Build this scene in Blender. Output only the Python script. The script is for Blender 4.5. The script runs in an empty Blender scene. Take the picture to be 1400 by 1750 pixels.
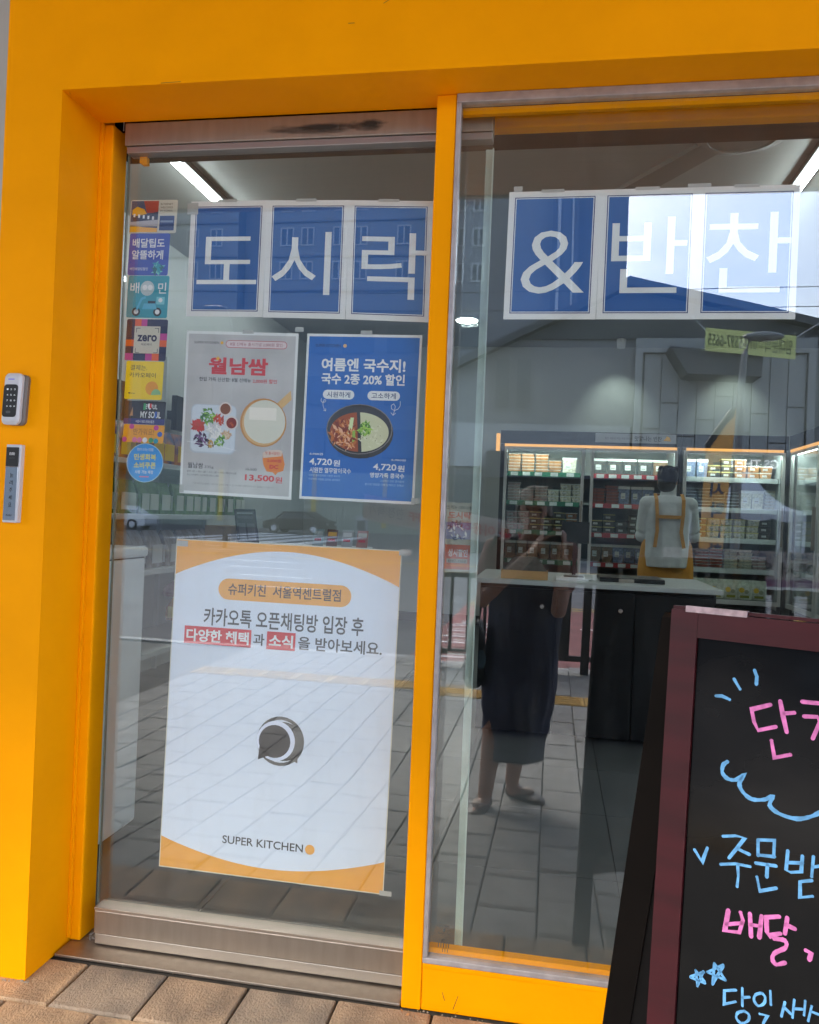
import bpy, bmesh, math, random
from math import sin, cos, pi, radians, sqrt
from mathutils import Vector, Matrix, noise
random.seed(7)
S = bpy.context.scene
COL = S.collection

# ------------------------------------------------------------------ camera, sky, sun, exposure
cam = bpy.data.cameras.new('camera'); camo = bpy.data.objects.new('camera', cam); COL.objects.link(camo)
yaw, pitch, roll, FPX = -1.73702281e-01, 3.62163163e-03, 4.03863183e-02, 1399.65861
fwd = Vector((sin(yaw)*cos(pitch), cos(yaw)*cos(pitch), sin(pitch)))
r0 = Vector((cos(yaw), -sin(yaw), 0)); u0 = r0.cross(fwd)
rr = cos(roll)*r0 + sin(roll)*u0; uu = -sin(roll)*r0 + cos(roll)*u0
M = Matrix.Identity(4)
for i in range(3):
    M[i][0], M[i][1], M[i][2] = rr[i], uu[i], -fwd[i]
M.translation = Vector((0, -1.98, 1.155))
camo.matrix_world = M
cam.sensor_fit = 'VERTICAL'; cam.sensor_height = 24.0; cam.lens = 24.0*FPX/1750.0
cam.clip_start = 0.01; cam.clip_end = 600
S.camera = camo

SUN_EL, SUN_AZ = radians(36), radians(208)     # azimuth from +Y, clockwise
world = bpy.data.worlds.new('World'); S.world = world; world.use_nodes = True
nt = world.node_tree; nt.nodes.clear()
out = nt.nodes.new('ShaderNodeOutputWorld'); bg = nt.nodes.new('ShaderNodeBackground')
sky = nt.nodes.new('ShaderNodeTexSky'); sky.sky_type = 'NISHITA'; sky.sun_disc = False
sky.sun_elevation = SUN_EL; sky.sun_rotation = SUN_AZ; sky.dust_density = 3.0; sky.air_density = 1.2
tc = nt.nodes.new('ShaderNodeTexCoord'); mp = nt.nodes.new('ShaderNodeMapping'); mp.inputs['Scale'].default_value = (1.2, 1.2, 3.2)
nz = nt.nodes.new('ShaderNodeTexNoise'); nz.inputs['Scale'].default_value = 2.1; nz.inputs['Detail'].default_value = 7; nz.inputs['Roughness'].default_value = 0.55
rp = nt.nodes.new('ShaderNodeValToRGB'); rp.color_ramp.elements[0].position = 0.34; rp.color_ramp.elements[1].position = 0.68
mx = nt.nodes.new('ShaderNodeMixRGB'); mx.inputs['Color2'].default_value = (3.9, 4.7, 6.3, 1)
nt.links.new(tc.outputs['Generated'], mp.inputs['Vector']); nt.links.new(mp.outputs['Vector'], nz.inputs['Vector'])
nt.links.new(nz.outputs['Fac'], rp.inputs['Fac']); nt.links.new(rp.outputs['Color'], mx.inputs['Fac'])
nt.links.new(sky.outputs['Color'], mx.inputs['Color1']); nt.links.new(mx.outputs['Color'], bg.inputs['Color'])
bg.inputs['Strength'].default_value = 0.12
nt.links.new(bg.outputs['Background'], out.inputs['Surface'])

sl = bpy.data.lights.new('sun', 'SUN'); sl.energy = 2.1; sl.angle = radians(40); sl.color = (1.0, .95, .88)
so = bpy.data.objects.new('sun', sl); COL.objects.link(so)
sd = Vector((sin(SUN_AZ)*cos(SUN_EL), cos(SUN_AZ)*cos(SUN_EL), sin(SUN_EL)))
so.rotation_euler = sd.to_track_quat('Z', 'Y').to_euler(); so.location = (0, -30, 60)
S.view_settings.view_transform = 'Standard'; S.view_settings.look = 'None'
S.view_settings.exposure = 3.0; S.view_settings.gamma = 1.0; S.view_settings.use_curve_mapping = False
S.cycles.use_denoising = True
S.cycles.max_bounces = 12; S.cycles.transparent_max_bounces = 16; S.cycles.glossy_bounces = 5
S.cycles.sample_clamp_indirect = 6.0
S.cycles.blur_glossy = 0.3

# ------------------------------------------------------------------ helpers
def hx(s):
    s = s.lstrip('#'); c = [int(s[i:i+2], 16)/255 for i in (0, 2, 4)]
    return tuple(x/12.92 if x <= .04045 else ((x+.055)/1.055)**2.4 for x in c)
MATS = {}
def mat(name, col, rough=.6, amt=.0, scale=8, bump=0., metal=0., spec=.5, stretch=(1, 1, 1), emit=None, col2=None, bscale=None, lo=.35, hi=.65, coat=0):
    if name in MATS: return MATS[name]
    m = bpy.data.materials.new(name); m.use_nodes = True; t = m.node_tree; b = t.nodes['Principled BSDF']
    if isinstance(col, str): col = hx(col)
    if isinstance(col2, str): col2 = hx(col2)
    b.inputs['Base Color'].default_value = (*col, 1); b.inputs['Roughness'].default_value = rough
    b.inputs['Metallic'].default_value = metal; b.inputs['Specular IOR Level'].default_value = spec
    if coat: b.inputs['Coat Weight'].default_value = coat; b.inputs['Coat Roughness'].default_value = .08
    if emit:
        b.inputs['Emission Color'].default_value = (*emit[0], 1); b.inputs['Emission Strength'].default_value = emit[1]
    if amt or bump or col2:
        tc = t.nodes.new('ShaderNodeTexCoord'); mp = t.nodes.new('ShaderNodeMapping'); mp.inputs['Scale'].default_value = stretch
        n = t.nodes.new('ShaderNodeTexNoise'); n.inputs['Scale'].default_value = scale; n.inputs['Detail'].default_value = 6
        t.links.new(tc.outputs['Object'], mp.inputs['Vector']); t.links.new(mp.outputs['Vector'], n.inputs['Vector'])
        if amt or col2:
            r = t.nodes.new('ShaderNodeValToRGB'); e = r.color_ramp.elements; e[0].position = lo; e[1].position = hi
            if col2: e[0].color = (*col, 1); e[1].color = (*col2, 1)
            else:
                e[0].color = (*[c*(1-amt) for c in col], 1); e[1].color = (*[min(1, c*(1+amt*.6)) for c in col], 1)
            t.links.new(n.outputs['Fac'], r.inputs['Fac']); t.links.new(r.outputs['Color'], b.inputs['Base Color'])
        if bump:
            n2 = n
            if bscale:
                n2 = t.nodes.new('ShaderNodeTexNoise'); n2.inputs['Scale'].default_value = bscale; n2.inputs['Detail'].default_value = 4
                t.links.new(mp.outputs['Vector'], n2.inputs['Vector'])
            bp = t.nodes.new('ShaderNodeBump'); bp.inputs['Strength'].default_value = bump; bp.inputs['Distance'].default_value = .01
            t.links.new(n2.outputs['Fac'], bp.inputs['Height']); t.links.new(bp.outputs['Normal'], b.inputs['Normal'])
    MATS[name] = m; return m
def glass_mat(name, tint, refl, grough=0.0, warp=False):
    m = bpy.data.materials.new(name); m.use_nodes = True; t = m.node_tree; t.nodes.clear()
    o = t.nodes.new('ShaderNodeOutputMaterial'); mix = t.nodes.new('ShaderNodeMixShader')
    tr = t.nodes.new('ShaderNodeBsdfTransparent'); tr.inputs['Color'].default_value = (*tint, 1)
    g = t.nodes.new('ShaderNodeBsdfGlossy'); g.inputs['Roughness'].default_value = grough; g.inputs['Color'].default_value = (.97, .98, 1, 1)
    lw = t.nodes.new('ShaderNodeLayerWeight'); lw.inputs['Blend'].default_value = .5
    p = t.nodes.new('ShaderNodeMath'); p.operation = 'POWER'; p.inputs[1].default_value = 4
    a = t.nodes.new('ShaderNodeMath'); a.operation = 'MULTIPLY_ADD'; a.inputs[1].default_value = .8; a.inputs[2].default_value = refl; a.use_clamp = True
    t.links.new(lw.outputs['Facing'], p.inputs[0]); t.links.new(p.outputs[0], a.inputs[0]); t.links.new(a.outputs[0], mix.inputs['Fac'])
    t.links.new(tr.outputs[0], mix.inputs[1]); t.links.new(g.outputs[0], mix.inputs[2])
    if warp:
        tc = t.nodes.new('ShaderNodeTexCoord'); n = t.nodes.new('ShaderNodeTexNoise'); n.inputs['Scale'].default_value = 1.6; n.inputs['Detail'].default_value = 1
        bp = t.nodes.new('ShaderNodeBump'); bp.inputs['Strength'].default_value = .35; bp.inputs['Distance'].default_value = .0022
        t.links.new(tc.outputs['Object'], n.inputs['Vector']); t.links.new(n.outputs['Fac'], bp.inputs['Height']); t.links.new(bp.outputs['Normal'], g.inputs['Normal'])
        n2 = t.nodes.new('ShaderNodeTexNoise'); n2.inputs['Scale'].default_value = 5; n2.inputs['Detail'].default_value = 9; n2.inputs['Roughness'].default_value = .72
        mp = t.nodes.new('ShaderNodeMapping'); mp.inputs['Scale'].default_value = (3.0, 1, .6); t.links.new(tc.outputs['Object'], mp.inputs['Vector']); t.links.new(mp.outputs['Vector'], n2.inputs['Vector'])
        r = t.nodes.new('ShaderNodeValToRGB'); r.color_ramp.elements[0].position = .50; r.color_ramp.elements[1].position = .85; r.color_ramp.elements[0].color = (.0, .0, .0, 1); r.color_ramp.elements[1].color = (.035, .035, .035, 1)
        d = t.nodes.new('ShaderNodeBsdfDiffuse'); d.inputs['Color'].default_value = (.5, .5, .48, 1); m2 = t.nodes.new('ShaderNodeMixShader')
        t.links.new(n2.outputs['Fac'], r.inputs['Fac']); t.links.new(r.outputs['Color'], m2.inputs['Fac']); t.links.new(mix.outputs[0], m2.inputs[1]); t.links.new(d.outputs[0], m2.inputs[2]); t.links.new(m2.outputs[0], o.inputs['Surface'])
    else: t.links.new(mix.outputs[0], o.inputs['Surface'])
    MATS[name] = m; return m

class MB:
    def __init__(s): s.v = []; s.f = []
    def add(s, v, f):
        k = len(s.v); s.v += [tuple(p) for p in v]; s.f += [tuple(i+k for i in q) for q in f]; return s
    def box(s, a, b, bevel=0):
        x0, y0, z0 = [min(a[i], b[i]) for i in range(3)]; x1, y1, z1 = [max(a[i], b[i]) for i in range(3)]
        if bevel:
            bm = bmesh.new(); bmesh.ops.create_cube(bm, size=1)
            for v in bm.verts: v.co = Vector(((x0+x1)/2+v.co.x*(x1-x0), (y0+y1)/2+v.co.y*(y1-y0), (z0+z1)/2+v.co.z*(z1-z0)))
            bmesh.ops.bevel(bm, geom=list(bm.edges), offset=bevel, segments=2, profile=.5, affect='EDGES')
            bm.verts.ensure_lookup_table(); bm.verts.index_update()
            s.add([v.co[:] for v in bm.verts], [[v.index for v in f.verts] for f in bm.faces]); bm.free(); return s
        return s.add([(x0,y0,z0),(x1,y0,z0),(x1,y1,z0),(x0,y1,z0),(x0,y0,z1),(x1,y0,z1),(x1,y1,z1),(x0,y1,z1)],
                     [(0,3,2,1),(4,5,6,7),(0,1,5,4),(1,2,6,5),(2,3,7,6),(3,0,4,7)])
    def tube(s, pts, r, n=8, cap=True):
        pts = [Vector(p) for p in pts]; rs = r if isinstance(r, (list, tuple)) else [r]*len(pts); rings = []
        for i, p in enumerate(pts):
            d = (pts[min(i+1, len(pts)-1)]-pts[max(i-1, 0)]).normalized()
            up = Vector((0, 0, 1)) if abs(d.z) < .9 else Vector((1, 0, 0))
            a = d.cross(up).normalized(); b = d.cross(a).normalized()
            rings.append([p+rs[i]*(cos(2*pi*k/n)*a+sin(2*pi*k/n)*b) for k in range(n)])
        v = [q for g in rings for q in g]; f = []
        for i in range(len(pts)-1):
            for k in range(n): f.append((i*n+k, i*n+(k+1) % n, (i+1)*n+(k+1) % n, (i+1)*n+k))
        if cap: f.append(tuple(range(n))[::-1]); f.append(tuple(range((len(pts)-1)*n, len(pts)*n)))
        return s.add(v, f)
    def lathe(s, c, prof, n=20):   # prof: (r, z)
        v = []; f = []
        for (r, z) in prof:
            for k in range(n): v.append((c[0]+r*cos(2*pi*k/n), c[1]+r*sin(2*pi*k/n), c[2]+z))
        for i in range(len(prof)-1):
            for k in range(n): f.append((i*n+k, i*n+(k+1) % n, (i+1)*n+(k+1) % n, (i+1)*n+k))
        f.append(tuple(range(n))[::-1]); f.append(tuple(range((len(prof)-1)*n, len(prof)*n)))
        return s.add(v, f)
    def loft(s, rings):
        n = len(rings[0]); v = [q for g in rings for q in g]; f = []
        for i in range(len(rings)-1):
            for k in range(n): f.append((i*n+k, i*n+(k+1) % n, (i+1)*n+(k+1) % n, (i+1)*n+k))
        f.append(tuple(range(n))[::-1]); f.append(tuple(range((len(rings)-1)*n, len(rings)*n)))
        return s.add(v, f)
    def prism(s, poly, d):  # poly: 3D points planar, d: extrusion vector
        n = len(poly); v = [Vector(p) for p in poly]; w = [p+Vector(d) for p in v]
        return s.add(v+w, [tuple(range(n)), tuple(range(n, 2*n))[::-1]]+[(i, n+i, n+(i+1) % n, (i+1) % n) for i in range(n)])
    def ball(s, c, r, n=12, m=8):
        if not isinstance(r, (tuple, list)): r = (r, r, r)
        rings = []
        for i in range(1, m):
            t = pi*i/m; rings.append([(c[0]+r[0]*sin(t)*cos(2*pi*k/n), c[1]+r[1]*sin(t)*sin(2*pi*k/n), c[2]+r[2]*cos(t)) for k in range(n)])
        return s.loft(rings[::-1])

ORG = {}
def put(name, mb, m, parent=None, smooth=False, org=None):
    """one mesh object; geometry is given in world coordinates, child geometry is stored relative to its thing"""
    o3 = Vector(ORG[parent.name]) if parent else Vector(org if org else (0, 0, 0))
    me = bpy.data.meshes.new(name)
    me.from_pydata([tuple(Vector(v)-o3) for v in mb.v], [], mb.f); me.validate()
    bm = bmesh.new(); bm.from_mesh(me); bmesh.ops.recalc_face_normals(bm, faces=bm.faces); bm.to_mesh(me); bm.free()
    if m: me.materials.append(m)
    if smooth:
        for p in me.polygons: p.use_smooth = True
    o = bpy.data.objects.new(name, me); COL.objects.link(o)
    if parent: o.parent = parent; ORG[o.name] = o3
    else: o.location = o3; ORG[o.name] = o3
    return o
def tag(o, label, cat, group=None):
    o['label'] = label; o['category'] = cat
    if group: o['group'] = group
    return o
def thing(name, label, cat, loc=(0, 0, 0), group=None):
    o = bpy.data.objects.new(name, None); COL.objects.link(o); o.location = loc; o.empty_display_size = .1
    ORG[o.name] = Vector(loc); return tag(o, label, cat, group)
def struct(name, mb, m, parent=None, smooth=False):
    o = put(name, mb, m, parent, smooth)
    if not parent: o['kind'] = 'structure'
    return o
def stuff(o): o['kind'] = 'stuff'; return o
def clone(root, loc, label, group=None, rotz=None):
    r = root.copy(); COL.objects.link(r); r.location = loc; r['label'] = label
    if rotz is not None: r.rotation_euler.z = rotz
    if group: r['group'] = group
    for ch in list(root.children):
        c = ch.copy(); COL.objects.link(c); c.parent = r
        for g in list(ch.children):
            d = g.copy(); COL.objects.link(d); d.parent = c
    return r
TXT = {}
TS = bpy.data.scenes.new('lettering_workbench')
KEEP = bpy.data.curves.new('keep', 'FONT'); KEEP.body = '가'; TS.collection.objects.link(bpy.data.objects.new('keep', KEEP))
def text_mesh(s, bold=0.0):
    k = (s, bold)
    if k in TXT: return TXT[k]
    c = bpy.data.curves.new('lettering', 'FONT'); c.body = s; c.offset = bold; c.resolution_u = 3
    o = bpy.data.objects.new('lettering', c); TS.collection.objects.link(o)
    with bpy.context.temp_override(scene=TS, view_layer=TS.view_layers[0]):
        dg = bpy.context.evaluated_depsgraph_get(); me = bpy.data.meshes.new_from_object(o.evaluated_get(dg))
    v = [x.co.copy() for x in me.vertices]; f = [tuple(p.vertices) for p in me.polygons]
    bpy.data.objects.remove(o); bpy.data.curves.remove(c); bpy.data.meshes.remove(me)
    x0 = min(p.x for p in v); x1 = max(p.x for p in v); y0 = min(p.y for p in v); y1 = max(p.y for p in v)
    TXT[k] = ([((p.x-x0)/(x1-x0), (p.y-y0)/(y1-y0)) for p in v], f); return TXT[k]

class Sheet:
    """flat printed thing: unit square (u right, v down) on a plane; prints sit in thin layers on its face"""
    def __init__(s, tl, tr, bl, out, th=.0004, step=.00025):
        s.tl = Vector(tl); s.U = Vector(tr)-s.tl; s.V = Vector(bl)-s.tl; s.n = Vector(out).normalized(); s.b = {}; s.th = th; s.step = step; s.k = 0; s.hold = False
    def p(s, u, v, l=0): return s.tl+s.U*u+s.V*v+s.n*(l*s.step)
    def base(s, name, m, poly=None):
        q = poly or [(0, 0), (1, 0), (1, 1), (0, 1)]
        mb = MB().prism([s.p(*a) for a in q], -s.n*s.th)
        s.o = put(name, mb, m, org=s.p(0, 1)); return s.o
    def _b(s, part, m):
        if part != 'picture' and not s.hold: s.k += 1
        return s.b.setdefault((part, m.name, 0 if part == 'picture' else s.k), MB())
    def poly(s, pts, m, l=1, part='print'): s._b(part, m).add([s.p(u, v, l) for u, v in pts], [tuple(range(len(pts)))])
    def rect(s, u0, v0, u1, v1, m, l=1, part='print'): s.poly([(u0, v0), (u1, v0), (u1, v1), (u0, v1)], m, l, part)
    def rrect(s, u0, v0, u1, v1, m, l=1, part='print', r=.5):
        a = s.U.length; b = s.V.length; R = min((u1-u0)*a, (v1-v0)*b)*r; ru, rv = R/a, R/b; pts = []
        for cx, cy, t0 in ((u1-ru, v1-rv, 0), (u0+ru, v1-rv, pi/2), (u0+ru, v0+rv, pi), (u1-ru, v0+rv, 1.5*pi)):
            for k in range(7): t = t0+k*pi/12; pts.append((cx+ru*cos(t), cy+rv*sin(t)))
        s.poly(pts, m, l, part)
    def disc(s, u, v, ru, m, l=1, part='print', rv=None, t0=0, t1=2*pi, n=28):
        rv = rv or ru*s.U.length/s.V.length
        s.poly([(u+ru*cos(t0+(t1-t0)*k/n), v+rv*sin(t0+(t1-t0)*k/n)) for k in range(n)], m, l, part)
    def line(s, pts, w, m, l=1, part='print'):
        a = s.U.length; b = s.V.length; s.k += 1; s.hold = True
        for i in range(len(pts)-1):
            x0, y0, x1, y1 = pts[i][0]*a, pts[i][1]*b, pts[i+1][0]*a, pts[i+1][1]*b; d = sqrt((x1-x0)**2+(y1-y0)**2) or 1e-6
            ex, ey = (x1-x0)/d*w*.35, (y1-y0)/d*w*.35; nx, ny = -(y1-y0)/d*w/2, (x1-x0)/d*w/2
            s._b(part, m).add([s.p((x0-ex+nx)/a, (y0-ey+ny)/b, l+.02*i), s.p((x1+ex+nx)/a, (y1+ey+ny)/b, l+.02*i), s.p((x1+ex-nx)/a, (y1+ey-ny)/b, l+.02*i), s.p((x0-ex-nx)/a, (y0-ey-ny)/b, l+.02*i)], [(0, 1, 2, 3)])
        s.hold = False
    def text(s, t, u0, v0, u1, v1, m, l=2, bold=0, part='lettering'):
        v, f = text_mesh(t, bold)
        s._b(part, m).add([s.p(u0+(u1-u0)*x, v1+(v0-v1)*y, l) for x, y in v], f)
    def blob(s, u, v, r, mats, n, sz, l=3, part='picture'):
        for i in range(n):
            a = random.random()*2*pi; q = r*sqrt(random.random()); k = random.choice(mats); t = random.random()*pi
            cu, cv = u+q*cos(a), v+q*sin(a)*s.U.length/s.V.length; L = sz*(.5+random.random()); w = L*.35
            asp = s.U.length/s.V.length
            s._b(part, k).add([s.p(cu+L*cos(t)+w*sin(t)*0, cv+(L*sin(t))*asp, l+i*.02), s.p(cu-w*sin(t), cv+w*cos(t)*asp, l+i*.02), s.p(cu-L*cos(t), cv-L*sin(t)*asp, l+i*.02), s.p(cu+w*sin(t), cv-w*cos(t)*asp, l+i*.02)], [(0, 1, 2, 3)])
    def done(s):
        for (part, mn, _k), mb in s.b.items(): put(part, mb, MATS[mn], s.o)
        return s.o

# ------------------------------------------------------------------ materials
YEL = mat('yellow_paint', (.97, .35, .0), .5, amt=.06, scale=3.5, bump=.10, bscale=40, spec=.05)
YEL2 = mat('yellow_trim_paint', (.96, .35, .0), .5, amt=.06, scale=6, spec=.05)
ALU = mat('anodised_aluminium', (.42, .38, .37), .45, amt=.15, scale=30, metal=.35)
STEEL = mat('brushed_steel', (.36, .315, .265), .46, amt=.07, scale=5, stretch=(10, 10, 1.2), metal=.9, bump=.04)
DARK = mat('dark_metal', '#1c1c1c', .5)
BLACK = mat('black_plastic', '#0c0d0e', .35)
WHITE = mat('white_paint', (.72, .73, .72), .45)
PAPER = mat('white_paper', (.80, .80, .80), .55)
INKK = mat('black_ink', '#1e1e20', .5)
GLASS = glass_mat('window_glass', (.955, .975, .963), .081, warp=True)
CLEAR = glass_mat('clear_plastic', (.93, .95, .95), .10)
FRG = glass_mat('fridge_glass', (.95, .97, .965), .02)
GEDGE = mat('glass_edge', (.55, .66, .60), .3)

# ------------------------------------------------------------------ ground outside
def gz(y):                     # the pavement falls away from the shop, then runs level to the kerb
    if y > -.46: return 0.0
    if y > -2.3: return -.10-(-.46-y)/1.84*.16
    return -.26
PAVB = mat('paver_joint_sand', '#4a443c', .95, amt=.3, scale=40)
BRN = [mat('brown_paver_%s' % n, c, .8, col2=c2, scale=8, stretch=(1.5, .9, 1), bump=.6, bscale=130, lo=.36, hi=.66) for n, c, c2 in
       (('tan', '#b1977a', '#887560'), ('warm', '#bf9f7a', '#937a5f'), ('grey', '#a4917a', '#7c7062'))]
g = MB(); g.box((-6, -.462, -.35), (6, -.02, -.012))
struct('shop_apron', g, PAVB)
apron = bpy.data.objects['shop_apron']
def paver_mb(x0, y0, x1, y1, z, t=.03, sl0=0, sl1=0, j=.003, jit=0):
    x0 += j; x1 -= j; y0 += j; y1 -= j; b = .004; h = random.uniform(-.0015, .0015)
    zz = [z+sl0+h, z+sl1+h]
    v = [(x0, y0, zz[0]-t), (x1, y0, zz[0]-t), (x1, y1, zz[1]-t), (x0, y1, zz[1]-t), (x0, y0, zz[0]-b), (x1, y0, zz[0]-b), (x1, y1, zz[1]-b), (x0, y1, zz[1]-b),
         (x0+b, y0+b, zz[0]), (x1-b, y0+b, zz[0]), (x1-b, y1-b, zz[1]), (x0+b, y1-b, zz[1])]
    if jit: v = [(a+random.uniform(-jit, jit), b_+random.uniform(-jit, jit), c) for (a, b_, c) in v]
    return MB().add(v, [(0, 1, 5, 4), (1, 2, 6, 5), (2, 3, 7, 6), (3, 0, 4, 7), (4, 5, 9, 8), (5, 6, 10, 9), (6, 7, 11, 10), (7, 4, 8, 11), (8, 9, 10, 11)])
for row, (y1, y0, off) in enumerate(((-.022, -.083, -1.06), (-.083, -.264, -1.12), (-.264, -.458, -1.22))):
    x = off-.218*12; k = 0
    while x < 4.2:
        w = .218+random.uniform(-.012, .012)
        if row == 0 and x > -1.4: break
        mb = paver_mb(x, y0, x+w, y1, 0, j=.0030, jit=.0012); put('paver', mb, BRN[(k*7+row*5+random.randrange(3)) % 3], apron)
        x += w; k += 1
g = MB(); g.add([(-14, -.463, -.125), (14, -.463, -.125), (14, -2.3, -.285), (-14, -2.3, -.285), (14, -6.05, -.285), (-14, -6.05, -.285), (14, -6.05, -.6), (-14, -6.05, -.6)],
                [(0, 1, 2, 3), (3, 2, 4, 5), (5, 4, 6, 7)])
pav = struct('pavement', g, mat('pavement_joint_sand', (.10, .096, .088), .95, amt=.3, scale=40))
GRY = [mat('grey_paver_%s' % n, c, .85, amt=.18, scale=14, bump=.3, bscale=90) for n, c in (('light', (.245, .24, .228)), ('mid', (.225, .22, .21)), ('dark', (.20, .195, .187)))]
far = MB(); nearn = 0; colk = 0; x = -3.0
while x < 3.2:
    w = .20; y = -.47-(colk*.117) % .3; first = True
    while y > -6.0:
        y0 = y-.30
        if first and y < -.475:
            ya, yb = y, -.466
        else: ya, yb = y0, y; y = y0
        first = False
        if ya < -4.90 and yb > -4.58: continue
        for (p, q) in ([(ya, yb)] if not (ya < -4.90 < yb or ya < -4.58 < yb) else [(max(ya, -4.58), yb)] if yb > -4.58 else [(ya, -4.90)]):
            if q-p < .03 or (p >= -4.9 and q <= -4.58): continue
            mid = gz((p+q)/2); s0 = gz(p)-mid if p > -2.3 else 0; s1 = gz(min(q, -.461))-mid if q > -2.3 else 0
            if p < -2.3 < q: s0 = 0
            mb = paver_mb(x, p, x+w, q, mid, sl0=s0, sl1=s1, j=.0025)
            if -1.5 < x < 1.3 and q > -5.2 and nearn < 285: put('paver', mb, GRY[random.choice((0, 0, 1, 1, 2))], pav); nearn += 1
            else: far.add(mb.v, mb.f)
    x += w; colk += 1
o = put('far_pavers', far, GRY[1], pav); stuff(o)
TAC = mat('yellow_tactile_paving', (.50, .30, .07), .8, amt=.2, scale=20)
x = -3.0
while x < 3.4:
    mb = MB().box((x+.004, -4.88, -.29), (x+.296, -4.585, -.256))
    for k in range(4): mb.box((x+.03, -4.85+k*.07, -.257), (x+.27, -4.815+k*.07, -.25))
    put('tactile_paver', mb, TAC, pav); x += .3
KB = mat('granite_kerb', (.36, .36, .35), .8, amt=.2, scale=30)
kb = struct('kerb', MB().box((-40, -6.06, -.5), (-14, -6.2, -.26)), KB)
x = -14
while x < 14: put('kerb_stone', MB().box((x+.004, -6.06, -.5), (x+.996, -6.2, -.262), bevel=.01), KB, kb); x += 1
g = MB().add([(-300, 6.9, -.42), (300, 6.9, -.42), (300, -500, -.42), (-300, -500, -.42)], [(0, 1, 2, 3)])
ASP = mat('asphalt', (.10, .10, .103), .9, amt=.25, scale=1.3, bump=.2, bscale=120)
struct('road', g, ASP)
RED = mat('red_bus_lane', (.20, .062, .058), .85, amt=.25, scale=2.2)
struct('bus_lane', MB().box((-1.5, -12.9, -.43), (40, -6.25, -.416)), RED)
WL = mat('white_road_paint', (.62, .62, .60), .7, amt=.2, scale=20); YL = mat('yellow_road_paint', (.55, .33, .03), .7, amt=.2, scale=20)
g = MB()
for x0, x1 in ((-1.4, .1), (.35, 1.6), (2.0, 3.6)): g.box((x0, -6.75, -.416), (x1, -6.63, -.412)); g.box((x0+.1, -10.5, -.416), (x1+.1, -10.38, -.412))
for k in range(6): g.box((-1.4+.0*k, -7.4-k*.55, -.416), (-.55, -7.3-k*.55, -.412))
for k in range(9): g.box((-6-k*1.3, -14-k*2.5, -.416), (-4.5-k*1.0, -14.15-k*2.5, -.412))
for k in range(5): g.box((-12-k*1.5, -34, -.416), (-11.2-k*1.5, -48, -.412))
struct('lane_markings', g, WL)
g = MB(); g.box((-1.5, -13.1, -.416), (40, -13.0, -.412)); g.box((-1.5, -13.45, -.416), (40, -13.35, -.412)); g.box((-30, -24, -.416), (6, -24.2, -.412))
struct('centre_line', g, YL)

# ------------------------------------------------------------------ yellow shop front
fr = thing('shop_front', 'deep yellow painted shop front frame around the glass door and window', 'shop front', (-1.3, -.1, 0))
def yb(name, a, b, m=YEL, bev=.003): return put(name, MB().box(a, b, bevel=bev), m, fr)
put('frame_face', MB().prism([(-1.356, -.19, 0), (-1.205, -.19, 0), (-1.205, -.19, 2.146), (2.9, -.19, 2.146), (3.2, -.19, 2.146), (3.2, -.19, 3.12), (-1.356, -.19, 3.12)], (0, .17, 0)), YEL, fr)
yb('pillar_back', (-1.356, -.0199, 0), (-1.2052, .05, 2.2), bev=.001)
yb('lintel_back', (-1.356, -.0195, 2.20), (3.2, .05, 3.12), bev=0)
yb('door_trim', (-1.2045, -.012, .01), (-1.172, .06, 2.146), YEL2, .004)
yb('groove_trim', (-1.2045, -.022, .02), (-1.196, -.0125, 2.146), YEL2, .001)
yb('post', (-.307, -.08, 0), (-.2605, -.025, 2.1455), bev=.003)
yb('sill', (-.26, -.078, 0), (3.2, .02, .112), bev=.004)
yb('sill_ledge', (-.2595, -.0795, .098), (3.2, -.072, .1125), YEL2, .002)
for x0 in (2.9,): yb('pillar', (x0, -.19, 0), (x0+.2, .05, 2.146), bev=.002)
put('screw_hole', MB().lathe((0, 0, 0), [(.0045, 0), (.0045, .002)], 12), BLACK, fr)
so_ = bpy.data.objects['screw_hole']; so_.rotation_euler = (0, radians(90), 0); so_.location = Vector((-1.2055, -.102, .63))-Vector((-1.3, -.1, 0))
# scuffs on the lintel and the jamb
for (x, z, l, a) in ((-.36, 2.33, .03, .5), (-.42, 2.30, .02, .5), (-.5, 2.26, .015, 0), (-1.185, 2.138, .006, -1.2), (-.95, 2.1475, .05, .02), (-.2, 2.36, .015, .8)):
    sc = MB().add([(x, -.1906, z), (x+l*cos(a), -.1906, z+l*sin(a)), (x+l*cos(a), -.1906, z+l*sin(a)+.0016), (x, -.1906, z+.0016)], [(0, 1, 2, 3)])
    put('scuff', sc, mat('scuff_brown', (.30, .12, .01), .7), fr)
sc = MB()
for (x, z, l, a) in ((-.185, .012, .035, 1.25), (-.205, .03, .02, 1.9), (-.18, .004, .012, .5)):
    sc.add([(x, -.0786, z), (x+l*cos(a), -.0786, z+l*sin(a)), (x+l*cos(a)+.0012, -.0786, z+l*sin(a)), (x+.0015, -.0786, z)], [(0, 1, 2, 3)])
put('crack', sc, INKK, fr)

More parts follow.
